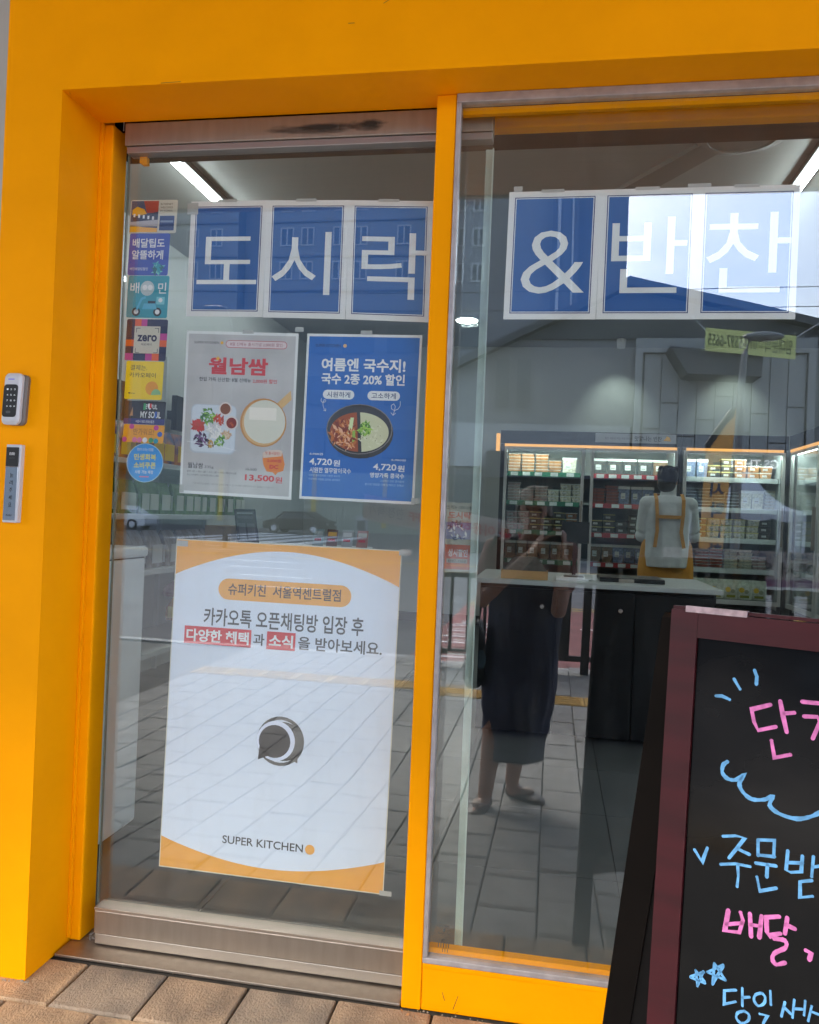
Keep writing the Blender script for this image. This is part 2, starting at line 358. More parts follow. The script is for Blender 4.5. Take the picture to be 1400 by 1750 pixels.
# window
wn = thing('shop_window', 'large fixed shop window in a thin grey metal frame', 'window', (-.25, -.065, .115))
WY = -.066
put('frame_bottom', MB().box((-.2595, -.084, .1125), (2.9, -.055, .126), bevel=.002), ALU, wn)
put('frame_top', MB().box((-.2595, -.084, 2.124), (2.9, -.055, 2.1455), bevel=.002), ALU, wn)
put('frame_side', MB().box((-.2595, -.084, .1265), (-.2485, -.055, 2.1235), bevel=.002), ALU, wn)
put('yellow_bead', MB().box((-.248, -.0545, .118), (2.9, -.03, .137)), YEL2, wn)
put('yellow_bead', MB().box((-.248, -.0545, 2.108), (2.9, -.04, 2.1235)), YEL2, wn)
put('pane', MB().box((-.2482, WY-.004, .1262), (2.9, WY+.004, 2.1238)), GLASS, wn)
hd = struct('door_header', MB().box((-1.26, .075, 2.135), (3.2, .115, 2.166), bevel=.004), YEL2)
del hd['kind']; tag(hd, 'yellow header rail running behind the top of the door and window', 'rail')
hb = MB().box((-1.3, .12, 2.18), (3.2, .3, 2.6)); struct('header_box', hb, mat('header_dark', '#15130f', .7))

# etched mark low in the window
sh = Sheet((-.226, WY-.0044, .20), (-.200, WY-.0044, .20), (-.226, WY-.0044, .135), (0, -1, 0), th=.0001)
ET = mat('etched_mark', (.05, .06, .06), .7)
mk = sh.base('glass_stamp', ET, poly=[(.42, .12), (.58, .12), (.58, .24), (.42, .24)])
tag(mk, 'tiny dark safety stamp low in the left corner of the window', 'stamp')
sh.text('KS L 2002', .0, .0, 1, .09, ET, 1); sh.line([(0, .13), (.38, .13)], .0006, ET); sh.line([(.62, .13), (1, .13)], .0006, ET)
sh.line([(0, .3), (1, .3)], .0006, ET); sh.text('8T', .3, .5, .6, .58, ET, 1); sh.text('|||||', 0, .64, 1, .8, ET, 1); sh.text('|||', .4, .84, .9, .96, ET, 1)
sh.done()

# sliding door
dr = thing('sliding_glass_door', 'frameless sliding glass door with brushed steel rails, a little open', 'door', (-1.128, 0, .012))
put('pane', MB().box((-1.130, -.004, .10), (-.1785, .004, 2.07)), GLASS, dr)
put('pane_edge', MB().box((-.1784, -.0045, .11), (-.1755, .0045, 2.05)), GEDGE, dr)
put('edge_strip', MB().box((-.195, .0046, .112), (-.1786, .010, 2.05)), mat('edge_film', (.62, .70, .64), .35, amt=.15, scale=9), dr)
put('pane_edge', MB().box((-1.1325, -.0045, .11), (-1.1301, .0045, 2.068)), mat('glass_edge_dark', (.10, .14, .12), .3), dr)
put('top_rail', MB().box((-1.134, -.022, 2.084), (-.178, .022, 2.142), bevel=.002), STEEL, dr)
put('top_rail_lip', MB().box((-1.130, -.017, 2.066), (-.1785, .017, 2.0835), bevel=.002), mat('steel_grey', (.36, .33, .32), .35, metal=.8), dr)
put('bottom_rail', MB().box((-1.129, -.022, .040), (-.179, .022, .101), bevel=.003), STEEL, dr)
put('bottom_rail_skirt', MB().box((-1.127, -.019, .013), (-.180, .019, .0395), bevel=.002), mat('steel_light', (.40, .37, .33), .46, amt=.05, scale=6, metal=.9), dr)
put('rail_bead', MB().box((-1.129, -.0235, .1012), (-.179, .0225, .1085), bevel=.001), mat('steel_bead', (.45, .39, .33), .4, metal=.9), dr)
def smudge_mat():
    m = bpy.data.materials.new('black_smudge'); m.use_nodes = True; t = m.node_tree; b = t.nodes['Principled BSDF']; b.inputs['Base Color'].default_value = (.03, .025, .02, 1); b.inputs['Roughness'].default_value = .8
    tc = t.nodes.new('ShaderNodeTexCoord'); mp = t.nodes.new('ShaderNodeMapping'); mp.inputs['Location'].default_value = (-1, 0, -1); mp.inputs['Scale'].default_value = (2, 0, 2)
    gr = t.nodes.new('ShaderNodeTexGradient'); gr.gradient_type = 'SPHERICAL'; n = t.nodes.new('ShaderNodeTexNoise'); n.inputs['Scale'].default_value = 3.2; n.inputs['Detail'].default_value = 5
    mp2 = t.nodes.new('ShaderNodeMapping'); mp2.inputs['Scale'].default_value = (1.1, 1, .8); mp2.inputs['Rotation'].default_value = (0, .12, 0)
    t.links.new(tc.outputs['Generated'], mp.inputs['Vector']); t.links.new(mp.outputs['Vector'], gr.inputs['Vector']); t.links.new(tc.outputs['Generated'], mp2.inputs['Vector']); t.links.new(mp2.outputs['Vector'], n.inputs['Vector'])
    mu = t.nodes.new('ShaderNodeMath'); mu.operation = 'MULTIPLY'; r = t.nodes.new('ShaderNodeValToRGB'); r.color_ramp.elements[0].position = .14; r.color_ramp.elements[1].position = .36
    r.color_ramp.elements[1].color = (.85, .85, .85, 1)
    t.links.new(gr.outputs['Fac'], mu.inputs[0]); t.links.new(n.outputs['Fac'], mu.inputs[1]); t.links.new(mu.outputs[0], r.inputs['Fac']); t.links.new(r.outputs['Color'], b.inputs['Alpha'])
    return m
SMG = smudge_mat()
for (x0, x1, z0, z1) in ((-.80, -.43, 2.086, 2.131), (-.56, -.41, 2.087, 2.136)): put('smudge', MB().add([(x0, -.0224-(.0002 if x0 > -.6 else 0), z0), (x1, -.0224-(.0002 if x0 > -.6 else 0), z0+.004), (x1, -.0224-(.0002 if x0 > -.6 else 0), z1), (x0, -.0224-(.0002 if x0 > -.6 else 0), z1-.01)], [(0, 1, 2, 3)]), SMG, dr)
put('hanger_clip', MB().box((-1.105, .006, 2.050), (-1.085, .02, 2.066)).box((-1.098, .006, 2.045), (-1.083, .018, 2.051)), YEL2, dr)
put('cable', MB().tube([(-1.168, .03, 2.148), (-1.168, .03, 2.2)], .0015, 6), WHITE, dr)
th_ = put('threshold_plate', MB().box((-1.2, -.0805, .001), (-.309, .14, .009), bevel=.002), STEEL)
tag(th_, 'brushed steel threshold plate under the sliding door', 'threshold')
dbr = MB()
for k in range(36):
    x = -1.165+random.random()*.04; y = -.01+random.random()*.05
    dbr.ball((x, y, .013), random.uniform(.001, .003), 5, 4)
o = put('grit', dbr, mat('grit_grey', (.25, .24, .22), .9)); tag(o, 'loose grey grit in the door track corner', 'grit'); stuff(o)

# building mass, canopy over the pavement, neighbour to the left
CON = mat('grey_render', (.30, .31, .32), .85, amt=.1, scale=2)
SOF = mat('brown_soffit', (.44, .25, .12), .6, amt=.15, scale=2, stretch=(1, 8, 1))
cn = thing('canopy', 'brown boarded canopy of the building above the shop front', 'canopy', (0, -.2, 3.84))
put('fascia', MB().box((-14, -5.04, 3.84), (9, -5.0, 4.16)), CON, cn)
x = -13.9
put('slab', MB().box((-14, -5.0, 3.88), (9, .2, 4.16)), CON, cn)
y = -4.99
while y < -.25:
    if not (-3.6 < y < -3.1 or -1.7 < y < -1.2): put('soffit_board', MB().box((-13.9, y, 3.855), (8.9, y+.143, 3.8795)), SOF, cn)
    else: put('soffit_beam', MB().box((-13.9, y, 3.83), (8.9, y+.143, 3.8795)), CON, cn)
    y += .147
bl = thing('upper_building', 'grey rendered upper storeys of the building above the shop', 'building', (0, 0, 4.17))
put('wall', MB().box((-14, -.05, 4.165), (9, 8, 12)).box((-1.5, -.05, 3.125), (9, .3, 3.85)), CON, bl)
for k in range(5): put('window', MB().box((-12+k*4, -.09, 5.2), (-10.2+k*4, -.04, 6.8)), mat('far_pane', (.05, .06, .07), .15), bl)
nb = thing('neighbour_shop_front', 'grey and orange shop front just beyond the yellow pillar', 'shop front', (-1.7, .3, 0))
put('wall_panel', MB().box((-3.4, .25, 1.95), (-1.40, .3, 3.1)), mat('neighbour_grey', (.33, .36, .36), .6), nb)
put('orange_band', MB().box((-3.4, .20, 1.90), (-1.40, .249, 1.965)), mat('neighbour_orange', (.55, .2, .02), .5), nb)
put('door_frame', MB().box((-3.4, .24, 1.85), (-1.40, .29, 1.895)).box((-1.46, .24, 0), (-1.40, .29, 1.85)), mat('neighbour_frame', (.09, .08, .08), .5), nb)
put('pane', MB().box((-3.4, .27, .4), (-1.46, .275, 1.85)), mat('neighbour_pane', (.03, .03, .03), .2), nb)
put('lower_panel', MB().box((-3.4, .26, 0), (-1.46, .29, .4)), WHITE, nb)
put('poster', MB().box((-1.9, .262, 1.1), (-1.5, .268, 1.45)), WHITE, nb)

# ------------------------------------------------------------------ shop interior shell
FLR = mat('grey_floor_tile', (.125, .132, .132), .42, amt=.12, scale=3, bump=.03)
WIN = mat('interior_wall_paint', (.46, .48, .46), .7, amt=.03, scale=2)
fl = struct('floor', MB().box((-2.75, .15, -.05), (4.2, 6.85, -.006)), mat('tile_grout', (.08, .08, .08), .8))
x = -2.75
while x < 4.2:
    y = .15
    while y < 6.8: put('floor_tile', MB().box((x+.0015, y+.0015, -.02), (min(x+.6, 4.2)-.0015, min(y+.6, 6.85)-.0015, 0)), FLR, fl); y += .6
    x += .6
struct('wall_left', MB().box((-2.85, .05, 0), (-2.75, 6.95, 3.0)), WIN)
struct('wall_back', MB().box((-2.85, 6.85, 0), (4.3, 6.95, 3.0)), WIN)
struct('wall_right', MB().box((4.2, .05, 0), (4.3, 6.85, 3.0)), WIN)
struct('ceiling', MB().box((-2.85, .05, 3.0), (4.3, 6.95, 3.1)), mat('ceiling_paint', (.40, .41, .39), .8))
struct('wall_front', MB().box((-2.85, .05, 0), (-1.26, .1, 3.0)), WIN)
struct('column', MB().box((3.0, .1, 0), (4.2, .3, 3.0)), WIN)
sk = struct('skirting', MB().box((-2.75, 6.835, 0), (4.2, 6.85, .1)), DARK)
LED = mat('led_white', (1, 1, 1), .5, emit=((.88, .97, 1.0), 4.0))
def strip(x, y0, y1, label):
    t = thing('led_strip_light', label, 'ceiling light', (x, y0, 2.99), 'led strip lights on the ceiling')
    put('track', MB().box((x-.036, y0, 2.965), (x+.036, y1, 2.998)), mat('track_dark', (.10, .10, .10), .5), t)
    put('diffuser', MB().box((x-.016, y0+.02, 2.94), (x+.016, y1-.02, 2.9645)), LED, t)
strip(-2.02, 1.2, 5.2, 'long white ceiling light strip seen above the left door panel letters')
strip(1.20, 1.2, 5.2, 'long white ceiling light strip at the right edge above the window letters')
def down(x, y, label, on=True):
    t = thing('downlight', label, 'ceiling light', (x, y, 3.0), 'round downlights')
    put('ring', MB().lathe((x, y, 2.985), [(.11, .012), (.115, 0), (.098, 0)], 20), WHITE, t)
    put('lamp', MB().lathe((x, y, 2.978), [(.095, 0), (.095, .006)], 20), mat('lamp_white', (1, 1, 1), .5, emit=((.9, 1, .96), 6.0)) if on else mat('lamp_off', (.5, .54, .52), .4), t)
down(-.86, 5.6, 'round glowing ceiling lamp seen just right of the yellow post')
down(2.05, 6.55, 'round ceiling lamp above the corner of the fridges on the right', False)
for x, nm in ((.60, 'left'), (1.75, 'right')):
    t = thing('spotlight', 'small ceiling spotlight washing the back wall, %s one of the pair' % nm, 'spotlight', (x, 6.4, 2.98))
    put('can', MB().lathe((x, 6.4, 2.90), [(.04, 0), (.045, .09)], 14), WHITE, t)
    l = bpy.data.lights.new('wall_wash', 'SPOT'); l.energy = 1.8; l.spot_size = radians(75); l.spot_blend = .9; l.color = (.85, 1, .93); l.shadow_soft_size = .04
    lo = bpy.data.objects.new('wall_wash', l); COL.objects.link(lo); lo.parent = t; lo.location = (0, 0, -.1); lo.rotation_euler = (radians(35), 0, 0)
t = thing('ceiling_diffuser', 'round ceiling air diffuser near the top right of the window', 'diffuser', (.80, 2.02, 3.0))
put('ring', MB().lathe((.80, 2.02, 2.97), [(.20, .028), (.21, .01), (.16, 0), (.15, .02)], 28), mat('diffuser_grey', (.2, .21, .2), .5), t)
put('inner_disc', MB().lathe((.80, 2.02, 2.965), [(.13, 0), (.12, .012)], 24), mat('diffuser_grey', 0), t)
t = put('ceiling_band', MB().prism([(.78, 2.1, 2.975), (.72, 1.95, 2.975), (.20, 2.75, 2.975), (.32, 2.86, 2.975)], (0, 0, .024)), mat('ceiling_band_grey', (.24, .25, .24), .6)); tag(t, 'flat grey band slanting across the ceiling to the diffuser', 'duct')  # flat grey band under the ceiling, running slantwise to the diffuser

# ------------------------------------------------------------------ lettered sheets on the glass
NAVY = mat('panel_blue', (.004, .092, .34), .6); PAPW = mat('sheet_paper', (.82, .79, .77), .6, amt=.03, scale=4); LINE = mat('panel_line', '#2b2f6b', .6); LW = mat('panel_white_line', (.75, .75, .78), .6)
def letter_sheet(ch, tl, tr, bl, box, label, bold=.004, group='blue lettered sheets taped in a row'):
    s = Sheet(tl, tr, bl, (0, -1, 0)); w, h = s.U.length, s.V.length
    o = s.base('letter_sheet', PAPW); tag(o, label, 'sign', group)
    a, b = .085, .060
    s.rect(a-.02, b-.014, 1-a+.02, 1-b+.014, LINE, 1, 'border'); s.rect(a-.010, b-.007, 1-a+.010, 1-b+.007, LW, 2, 'border')
    s.rect(a, b, 1-a, 1-b, NAVY, 3, 'panel')
    s.text(ch, *box, mat('letter_white', (.80, .79, .77), .55), 4, -.012 if ch == '&' else -.002)
    s.rect(.35, -.012, .6, .012, mat('clear_tape', (.46, .46, .44), .35), 5, 'tape')
    s.done()
Z0 = .0055
L = [(-.955, 1.944), (-.748, 1.942), (-.533, 1.937), (-.321, 1.929)]; B = [(-.957, 1.646), (-.748, 1.643), (-.531, 1.638), (-.325, 1.635)]
for i, (c, bx, lb) in enumerate((('도', (.12, .31, .90, .72), 'blue sheet with the white letter do, first of the door letters'),
        ('시', (.09, .27, .80, .80), 'blue sheet with the white letter si, between the two other door letters'),
        ('락', (.17, .27, .94, .82), 'blue sheet with the white letter rak beside the yellow post'))):
    (x0, z0), (x1, z1), (bx0, bz0) = L[i], L[i+1], B[i]
    letter_sheet(c, (x0, Z0+i*.0007, z0), (x1+.001, Z0+i*.0007, z1), (bx0, Z0+i*.0007, bz0), bx, lb)
Z1 = WY+.0055
for i, (c, bx, lb) in enumerate((('&', (.17, .31, .86, .80), 'blue sheet with a white ampersand, first sheet on the window'),
        ('반', (.13, .22, .90, .80), 'blue sheet with the white letter ban in the middle of the window row'),
        ('찬', (.10, .20, .93, .80), 'blue sheet with the white letter chan, last sheet of the window row'))):
    x0, x1 = [(-.130, .080), (.080, .2945), (.2945, .508)][i]
    letter_sheet(c, (x0, Z1+i*.0007, 1.919), (x1+.001, Z1+i*.0007, 1.9185), (x0-(.003 if i == 0 else .001), Z1+i*.0007, 1.621), bx, lb)

# grey rice-wrap poster
def M2(n, c, r=.6): return mat(n, c, r)
REDI = M2('red_print', '#d3202a'); ORG_ = M2('orange_print', (.85, .37, .05)); YLP = M2('yellow_print', '#f2b21c'); WP = M2('white_print', (.86, .86, .86)); DKG = M2('grey_print', '#5a5a5c')
s = Sheet((-.953, Z0, 1.609), (-.651, Z0, 1.602), (-.955, Z0, 1.188), (0, -1, 0))
tag(s.base('menu_poster', PAPER), 'grey poster of a rice-wrap plate priced 13,500 on the door', 'poster', 'food posters on the door')
s.rect(.022, .018, .978, .982, mat('poster_grey', (.54, .52, .52), .5, amt=.12, scale=9), 1, 'background')
s.text('SUPER KITCHEN', .075, .062, .30, .077, INKK, 2); s.disc(.325, .069, .013, YLP, 2, 'logo')
s.rrect(.36, .052, .905, .098, M2('pink_edge', '#c04a58'), 2, 'badge'); s.rrect(.365, .0555, .90, .0945, M2('pill_pink', (.75, .62, .63)), 3, 'badge')
s.text('8월 신메뉴 출시기념 2,000원 할인', .40, .064, .865, .086, M2('pink_text', '#a04a58'), 4)
s.text('월남쌈', .215, .158, .745, .262, REDI, 2, .035); s.poly([(.295, .148), (.302, .160), (.318, .160), (.305, .169), (.31, .182), (.295, .173), (.28, .182), (.285, .169), (.272, .160), (.288, .160)], YLP, 3, 'star')
s.text('한입 가득 신선함! 8월 신메뉴', .135, .281, .60, .306, INKK, 2, .012); s.text('2,000원 할인', .615, .283, .83, .309, REDI, 2, .012)
# plate
PLT = M2('plate_white', (.66, .71, .78)); PL2 = M2('plate_rim', (.52, .57, .64))
s.rrect(.075, .448, .485, .748, PL2, 2, 'plate', .12); s.rrect(.085, .452, .478, .738, PLT, 3, 'plate', .12)
GR = [M2('leaf_green', '#5f9a2c'), M2('leaf_dark', '#2f6a1c'), M2('leaf_light', '#a6cf55')]; CAR = [M2('carrot', '#e0541b'), M2('carrot_dark', '#b93a12')]
s.blob(.225, .52, .065, GR, 60, .022, 4); s.blob(.145, .578, .05, [M2('pepper_red', '#c92a1a'), CAR[1]], 45, .026, 4); s.blob(.325, .545, .045, CAR, 40, .024, 4)
s.blob(.17, .665, .06, [M2('cabbage_purple', '#4a1f4e'), M2('cabbage_dark', '#2c1230'), M2('cabbage_light', '#8a5a90')], 60, .02, 4)
s.blob(.345, .665, .05, GR, 50, .018, 4); s.blob(.262, .69, .03, [M2('beef_brown', '#5a3218'), M2('egg_yellow', '#caa04a')], 30, .016, 4)
s.blob(.40, .63, .035, [M2('mushroom', '#c9a27c'), M2('mushroom_pale', '#e2c9a8')], 26, .02, 4); s.blob(.29, .605, .062, [M2('noodle_white', (.75, .75, .72)), M2('noodle_shade', (.55, .57, .58))], 80, .022, 5)
for (u, v, c) in ((.385, .472, '#7a4526'), (.445, .556, '#7a1f10')):
    s.disc(u, v, .058, M2('cup_rim', (.70, .62, .58)), 6, 'sauce_cup'); s.disc(u, v, .046, M2('sauce'+c, c), 7, 'sauce_cup')
s.blob(.45, .565, .02, [M2('sauce_light', '#b8521c')], 6, .014, 8)
# bowl with handle
WOOD = M2('wood_tan', '#c98c46'); WOL = M2('wood_light', '#dcb377')
s.poly([(.84, .425), (.955, .345), (.965, .40), (.885, .455)], WOL, 2, 'bowl'); s.disc(.725, .545, .205, WOOD, 3, 'bowl'); s.disc(.728, .548, .190, WOL, 4, 'bowl'); s.disc(.737, .54, .183, M2('rice_paper', (.72, .70, .60)), 5, 'bowl')
s.rect(.60, .455, .84, .53, M2('rice_paper_light', (.76, .74, .66)), 6, 'bowl')
s.text('월남쌈', .065, .808, .205, .842, INKK, 2, .008); s.text('335g', .22, .822, .30, .842, DKG, 2)
s.text('쌀면 3종 + 채소 5종 + 소스 2종 + 라이스페이퍼 8장', .06, .855, .51, .868, DKG, 2); s.text('국산, 전자렌지, 가급적이면 당일 드세요', .06, .877, .35, .889, DKG, 2)
s.text('* 본 이미지는 연출된 이미지로 실제와 다를 수 있으며 매장 사정에 따라 조기 품절될 수 있습니다', .12, .928, .84, .94, M2('faint_print', '#8a8888'), 2)
s.text('15,500', .59, .822, .685, .842, DKG, 2); s.line([(.585, .833), (.69, .831)], .0006, DKG, 3)
s.text('13,500', .585, .862, .845, .905, REDI, 2, .03); s.text('원', .85, .868, .915, .905, REDI, 2, .02)
s.poly([(.735, .735), (.78, .718), (.86, .716), (.905, .722), (.915, .75), (.93, .79), (.92, .83), (.87, .842), (.855, .858), (.83, .842), (.775, .838), (.745, .80), (.735, .765)], M2('badge_orange', '#e8861c'), 3, 'badge')
s.poly([(.733, .738), (.735, .725), (.78, .71), (.88, .704), (.905, .712), (.90, .742), (.74, .758)], M2('badge_cream', (.75, .6, .5)), 4, 'badge')
s.text('첫 출시할인!', .755, .718, .885, .736, REDI, 5); s.text('2,000원', .775, .762, .90, .782, REDI, 5, .02); s.text('DC', .80, .797, .875, .82, REDI, 5, .03)
s.line([(.05, .68), (.3, .695), (.5, .722)], .0007, WP, 8, 'crease')
s.done()

# blue noodle poster
s = Sheet((-.628, Z0, 1.602), (-.334, Z0, 1.598), (-.632, Z0, 1.185), (0, -1, 0))
tag(s.base('menu_poster', PAPER), 'bright blue summer noodle poster priced 4,720 on the door', 'poster', 'food posters on the door')
s.rect(.02, .016, .98, .984, mat('poster_blue', (.004, .135, .52), .5), 1, 'background')
s.text('SUPER KITCHEN', .08, .062, .30, .080, M2('navy_print', '#14284a'), 2); s.disc(.338, .071, .016, M2('logo_peach', '#eac08a'), 2, 'logo')
s.text('여름엔 국수지!', .14, .145, .87, .225, WP, 2, .03); s.text('국수 2종 20% 할인', .145, .235, .87, .303, WP, 2, .03)
for a, b, t in ((.165, .44, '시원하게'), (.555, .835, '고소하게')):
    s.rrect(a, .337, b, .392, WP, 2, 'pill'); s.text(t, a+.035, .347, b-.035, .382, M2('pill_text', '#1c3c70'), 3, .012)
s.line([(.155, .39), (.15, .405), (.165, .415), (.19, .41), (.195, .40), (.18, .397), (.17, .412), (.17, .43), (.18, .45), (.195, .463)], .0011, WP, 3, 'arrow'); s.line([(.178, .462), (.197, .465), (.197, .45)], .0011, WP, 3, 'arrow')
s.line([(.84, .395), (.842, .42), (.825, .44), (.795, .45), (.768, .44), (.765, .42), (.785, .41), (.80, .425), (.795, .45), (.785, .475)], .0011, WP, 3, 'arrow'); s.line([(.765, .463), (.785, .478), (.805, .465)], .0011, WP, 3, 'arrow')
s.disc(.508, .588, .287, M2('bowl_black', '#2a211e'), 3, 'bowl', rv=.155); s.disc(.498, .568, .288, M2('bowl_rim', '#8a8078'), 4, 'bowl', rv=.150); s.disc(.498, .568, .280, M2('bowl_inside', '#231a18'), 5, 'bowl', rv=.145)
s.disc(.50, .585, .255, M2('broth_red', '#9a4a20'), 6, 'soup', rv=.118, t0=pi/2, t1=1.5*pi); s.disc(.50, .585, .255, M2('broth_cream', (.60, .62, .40)), 6, 'soup', rv=.118, t0=-pi/2, t1=pi/2)
s.blob(.37, .60, .12, [M2('noodle_tan', '#d79a62'), M2('noodle_pink', '#e2b08a'), M2('kimchi', '#7a2c10'), M2('broth_orange', '#bb6a2c')], 110, .030, 7)
s.blob(.60, .60, .11, [M2('seed_pale', (.68, .70, .50)), M2('broth_cream', 0)], 40, .018, 7)
s.blob(.545, .565, .055, GR+[M2('cucumber', '#8db54a')], 60, .022, 8); s.poly([(.42, .50), (.45, .50), (.44, .56), (.425, .60), (.40, .595)], M2('cucumber_pale', '#cfe0a8'), 9, 'picture'); s.poly([(.44, .58), (.465, .575), (.47, .635), (.445, .65)], M2('cucumber', 0), 9, 'picture')
for i in range(16): s.disc(.52+random.random()*.19, .52+random.random()*.13, .0035, M2('sesame', '#3a2c20'), 9, 'seed', n=6)
s.text('5,900원', .075, .718, .19, .734, WP, 2); s.line([(.07, .727), (.195, .725)], .0006, WP, 3); s.text('4,720', .075, .752, .275, .797, WP, 2, .02); s.text('원', .285, .757, .345, .795, WP, 2, .02)
s.text('시원한 열무말이국수', .08, .806, .445, .838, WP, 2, .016); s.text('아삭한 열무김치와 시원한 육수가', .075, .848, .35, .861, M2('pale_blue', '#9cc0ea'), 2); s.text('어우러진 여름철 입맛을 살려줘요', .075, .871, .355, .884, M2('pale_blue', 0), 2)
s.text('5,900원', .79, .735, .91, .75, WP, 2); s.line([(.785, .743), (.915, .741)], .0006, WP, 3); s.text('4,720', .635, .768, .835, .812, WP, 2, .02); s.text('원', .845, .773, .905, .811, WP, 2, .02)
s.text('영양가득 콩국수', .61, .822, .905, .852, WP, 2, .016); s.text('고소하고 진한 콩국물에', .70, .863, .905, .876, M2('pale_blue', 0), 2); s.text('쫄깃한 면발을 더해 담백하고 진해요', .57, .886, .905, .9, M2('pale_blue', 0), 2)
s.done()

# large notice (its square code is left out)
s = Sheet((-.957, Z0, 1.070), (-.363, Z0, 1.067), (-.969, Z0, .2205), (0, -1, 0))
tag(s.base('notice_poster', mat('notice_edge', (.72, .68, .55), .6)), 'large white and orange chat room notice low on the door', 'poster')
OR2 = mat('notice_orange', (.86, .40, .055), .55); NW = mat('notice_white', (.74, .79, .90), .5)
s.rect(.004, .003, .996, .997, OR2, 1, 'background')
top = [(.004+.992*k/30, .108-.085*sin(pi*k/30)**.9+.0*k) for k in range(31)]; bot = [(.996-.992*k/30, .905+.062*sin(pi*k/30)**.9) for k in range(31)]
s.poly(top+bot, NW, 2, 'white_field')
s.rrect(.205, .112, .795, .176, OR2, 3, 'badge'); BRD = M2('brown_ink', '#3c2f2b')
s.text('슈퍼키친  서울역센트럴점', .25, .125, .75, .161, BRD, 4, .016)
s.text('카카오톡 오픈채팅방 입장 후', .145, .203, .855, .257, M2('charcoal_ink', '#37373b'), 3, .018)
s.rect(.06, .262, .365, .315, REDI, 3, 'red_block'); s.text('다양한 혜택', .07, .27, .355, .308, WP, 4, .03); s.text('과', .375, .271, .425, .307, M2('charcoal_ink', 0), 3, .018)
s.rect(.435, .262, .562, .315, REDI, 3, 'red_block'); s.text('소식', .445, .27, .552, .308, WP, 4, .03); s.text('을 받아보세요.', .575, .270, .938, .310, M2('charcoal_ink', 0), 3, .018)
CH = mat('module_grey', '#2e2c2b', .5)
s.disc(.52, .585, .105, CH, 3, 'chat_symbol'); s.disc(.52, .585, .091, NW, 4, 'chat_symbol'); s.disc(.535, .585, .083, CH, 5, 'chat_symbol'); s.disc(.50, .585, .085, NW, 6, 'chat_symbol'); s.disc(.495, .587, .07, CH, 7, 'chat_symbol'); s.poly([(.43, .60), (.425, .645), (.48, .628)], CH, 7, 'chat_symbol'); s.poly([(.60, .60), (.60, .645), (.56, .635)], CH, 5, 'chat_symbol')
s.text('SUPER KITCHEN', .285, .882, .645, .906, M2('charcoal_ink', 0), 3, .012); s.disc(.675, .895, .021, OR2, 3, 'logo')
s.done()

# stickers on the left edge of the door
def sticker(tl, w, h, base, label, name='sticker'):
    s = Sheet((tl[0], Z0, tl[1]), (tl[0]+w, Z0, tl[1]-.002), (tl[0]-.003, Z0, tl[1]-h), (0, -1, 0), th=.0003)
    s.base(name, base, poly=[(.03, 0), (.97, 0), (1, .03), (1, .97), (.97, 1), (.03, 1), (0, .97), (0, .03)]); tag(s.o, label, 'sticker', 'stickers down the door edge'); return s
ROY = M2('royal_blue', '#3a55b8'); TEAL = M2('teal_print', '#2b9db0'); NV = M2('dark_navy', '#211c4a'); KY = M2('pay_yellow', '#f5d60a'); PNK = M2('magenta_print', '#c83f9a'); CREAM = M2('card_cream', (.66, .62, .52))
s = sticker((-1.124, 1.952), .132, .087, CREAM, 'cream card sticker with a red and blue village picture, topmost of the stickers')
s.rect(.02, .03, .60, .97, M2('card_blue', '#2c4a70'), 1); s.poly([(.28, .03), (.60, .03), (.60, .38), (.36, .40)], M2('card_red', '#b2341e'), 2); s.poly([(.05, .3), (.15, .2), (.3, .28), (.36, .42), (.2, .5), (.05, .45)], YLP, 3)
s.poly([(.05, .5), (.6, .36), (.6, .62), (.1, .7)], M2('card_navy', '#262c48'), 3); s.poly([(.02, .66), (.6, .60), (.6, .8), (.02, .8)], M2('card_pale', '#b9b6bc'), 4); s.poly([(.02, .76), (.3, .82), (.6, .85), (.6, .97), (.02, .97)], YLP, 4)
for k in range(5): s.rect(.08+k*.1, .42+k*.02, .12+k*.1, .52+k*.02, WP, 5)
for i, t in enumerate(('INTERNET', 'WELCOMES', 'IN KOREA')): s.text(t, .64, .1+i*.1, .9, .155+i*.1, INKK, 1)
s.rect(.64, .48, .95, .92, M2('card_square', '#27407a'), 1); s.rect(.66, .62, .93, .68, M2('card_band', '#8a9ab8'), 2); s.done()
s = sticker((-1.123, 1.8645), .113, .110, ROY, 'royal blue delivery tip sticker under the village card'); s.text('배달팁도', .08, .12, .88, .34, WP, 1, .02); s.text('알뜰하게', .08, .40, .86, .62, WP, 1, .02); s.text('배민배달팁할인', .05, .81, .50, .88, WP, 1)
s.blob(.75, .82, .1, [TEAL, M2('rider_light', '#7ad0cc'), M2('rider_dark', '#1c6a78')], 22, .09, 1); s.done()
s = sticker((-1.122, 1.7535), .115, .110, TEAL, 'teal sticker with a delivery scooter drawing'); s.text('배', .06, .16, .28, .42, WP, 1, .01); s.text('민', .74, .16, .94, .42, WP, 1, .01); s.disc(.48, .3, .17, M2('helmet', (.55, .64, .66)), 2); s.disc(.42, .28, .06, WP, 3); s.disc(.55, .28, .06, WP, 3)
for u in (.24, .76): s.disc(u, .86, .10, INKK, 2); s.disc(u, .86, .055, WP, 3)
s.line([(.24, .84), (.36, .55), (.44, .52)], .006, M2('scooter_blue', '#58b8d8'), 3); s.poly([(.38, .8), (.42, .66), (.7, .66), (.74, .8)], M2('scooter_blue', 0), 3); s.rect(.52, .6, .7, .66, INKK, 4); s.rect(.72, .5, .92, .68, M2('box_teal', '#7ccbd6'), 3); s.disc(.82, .58, .05, WP, 4); s.done()
s = sticker((-1.121, 1.6395), .115, .108, NV, 'navy, orange and magenta checked sticker reading zero')
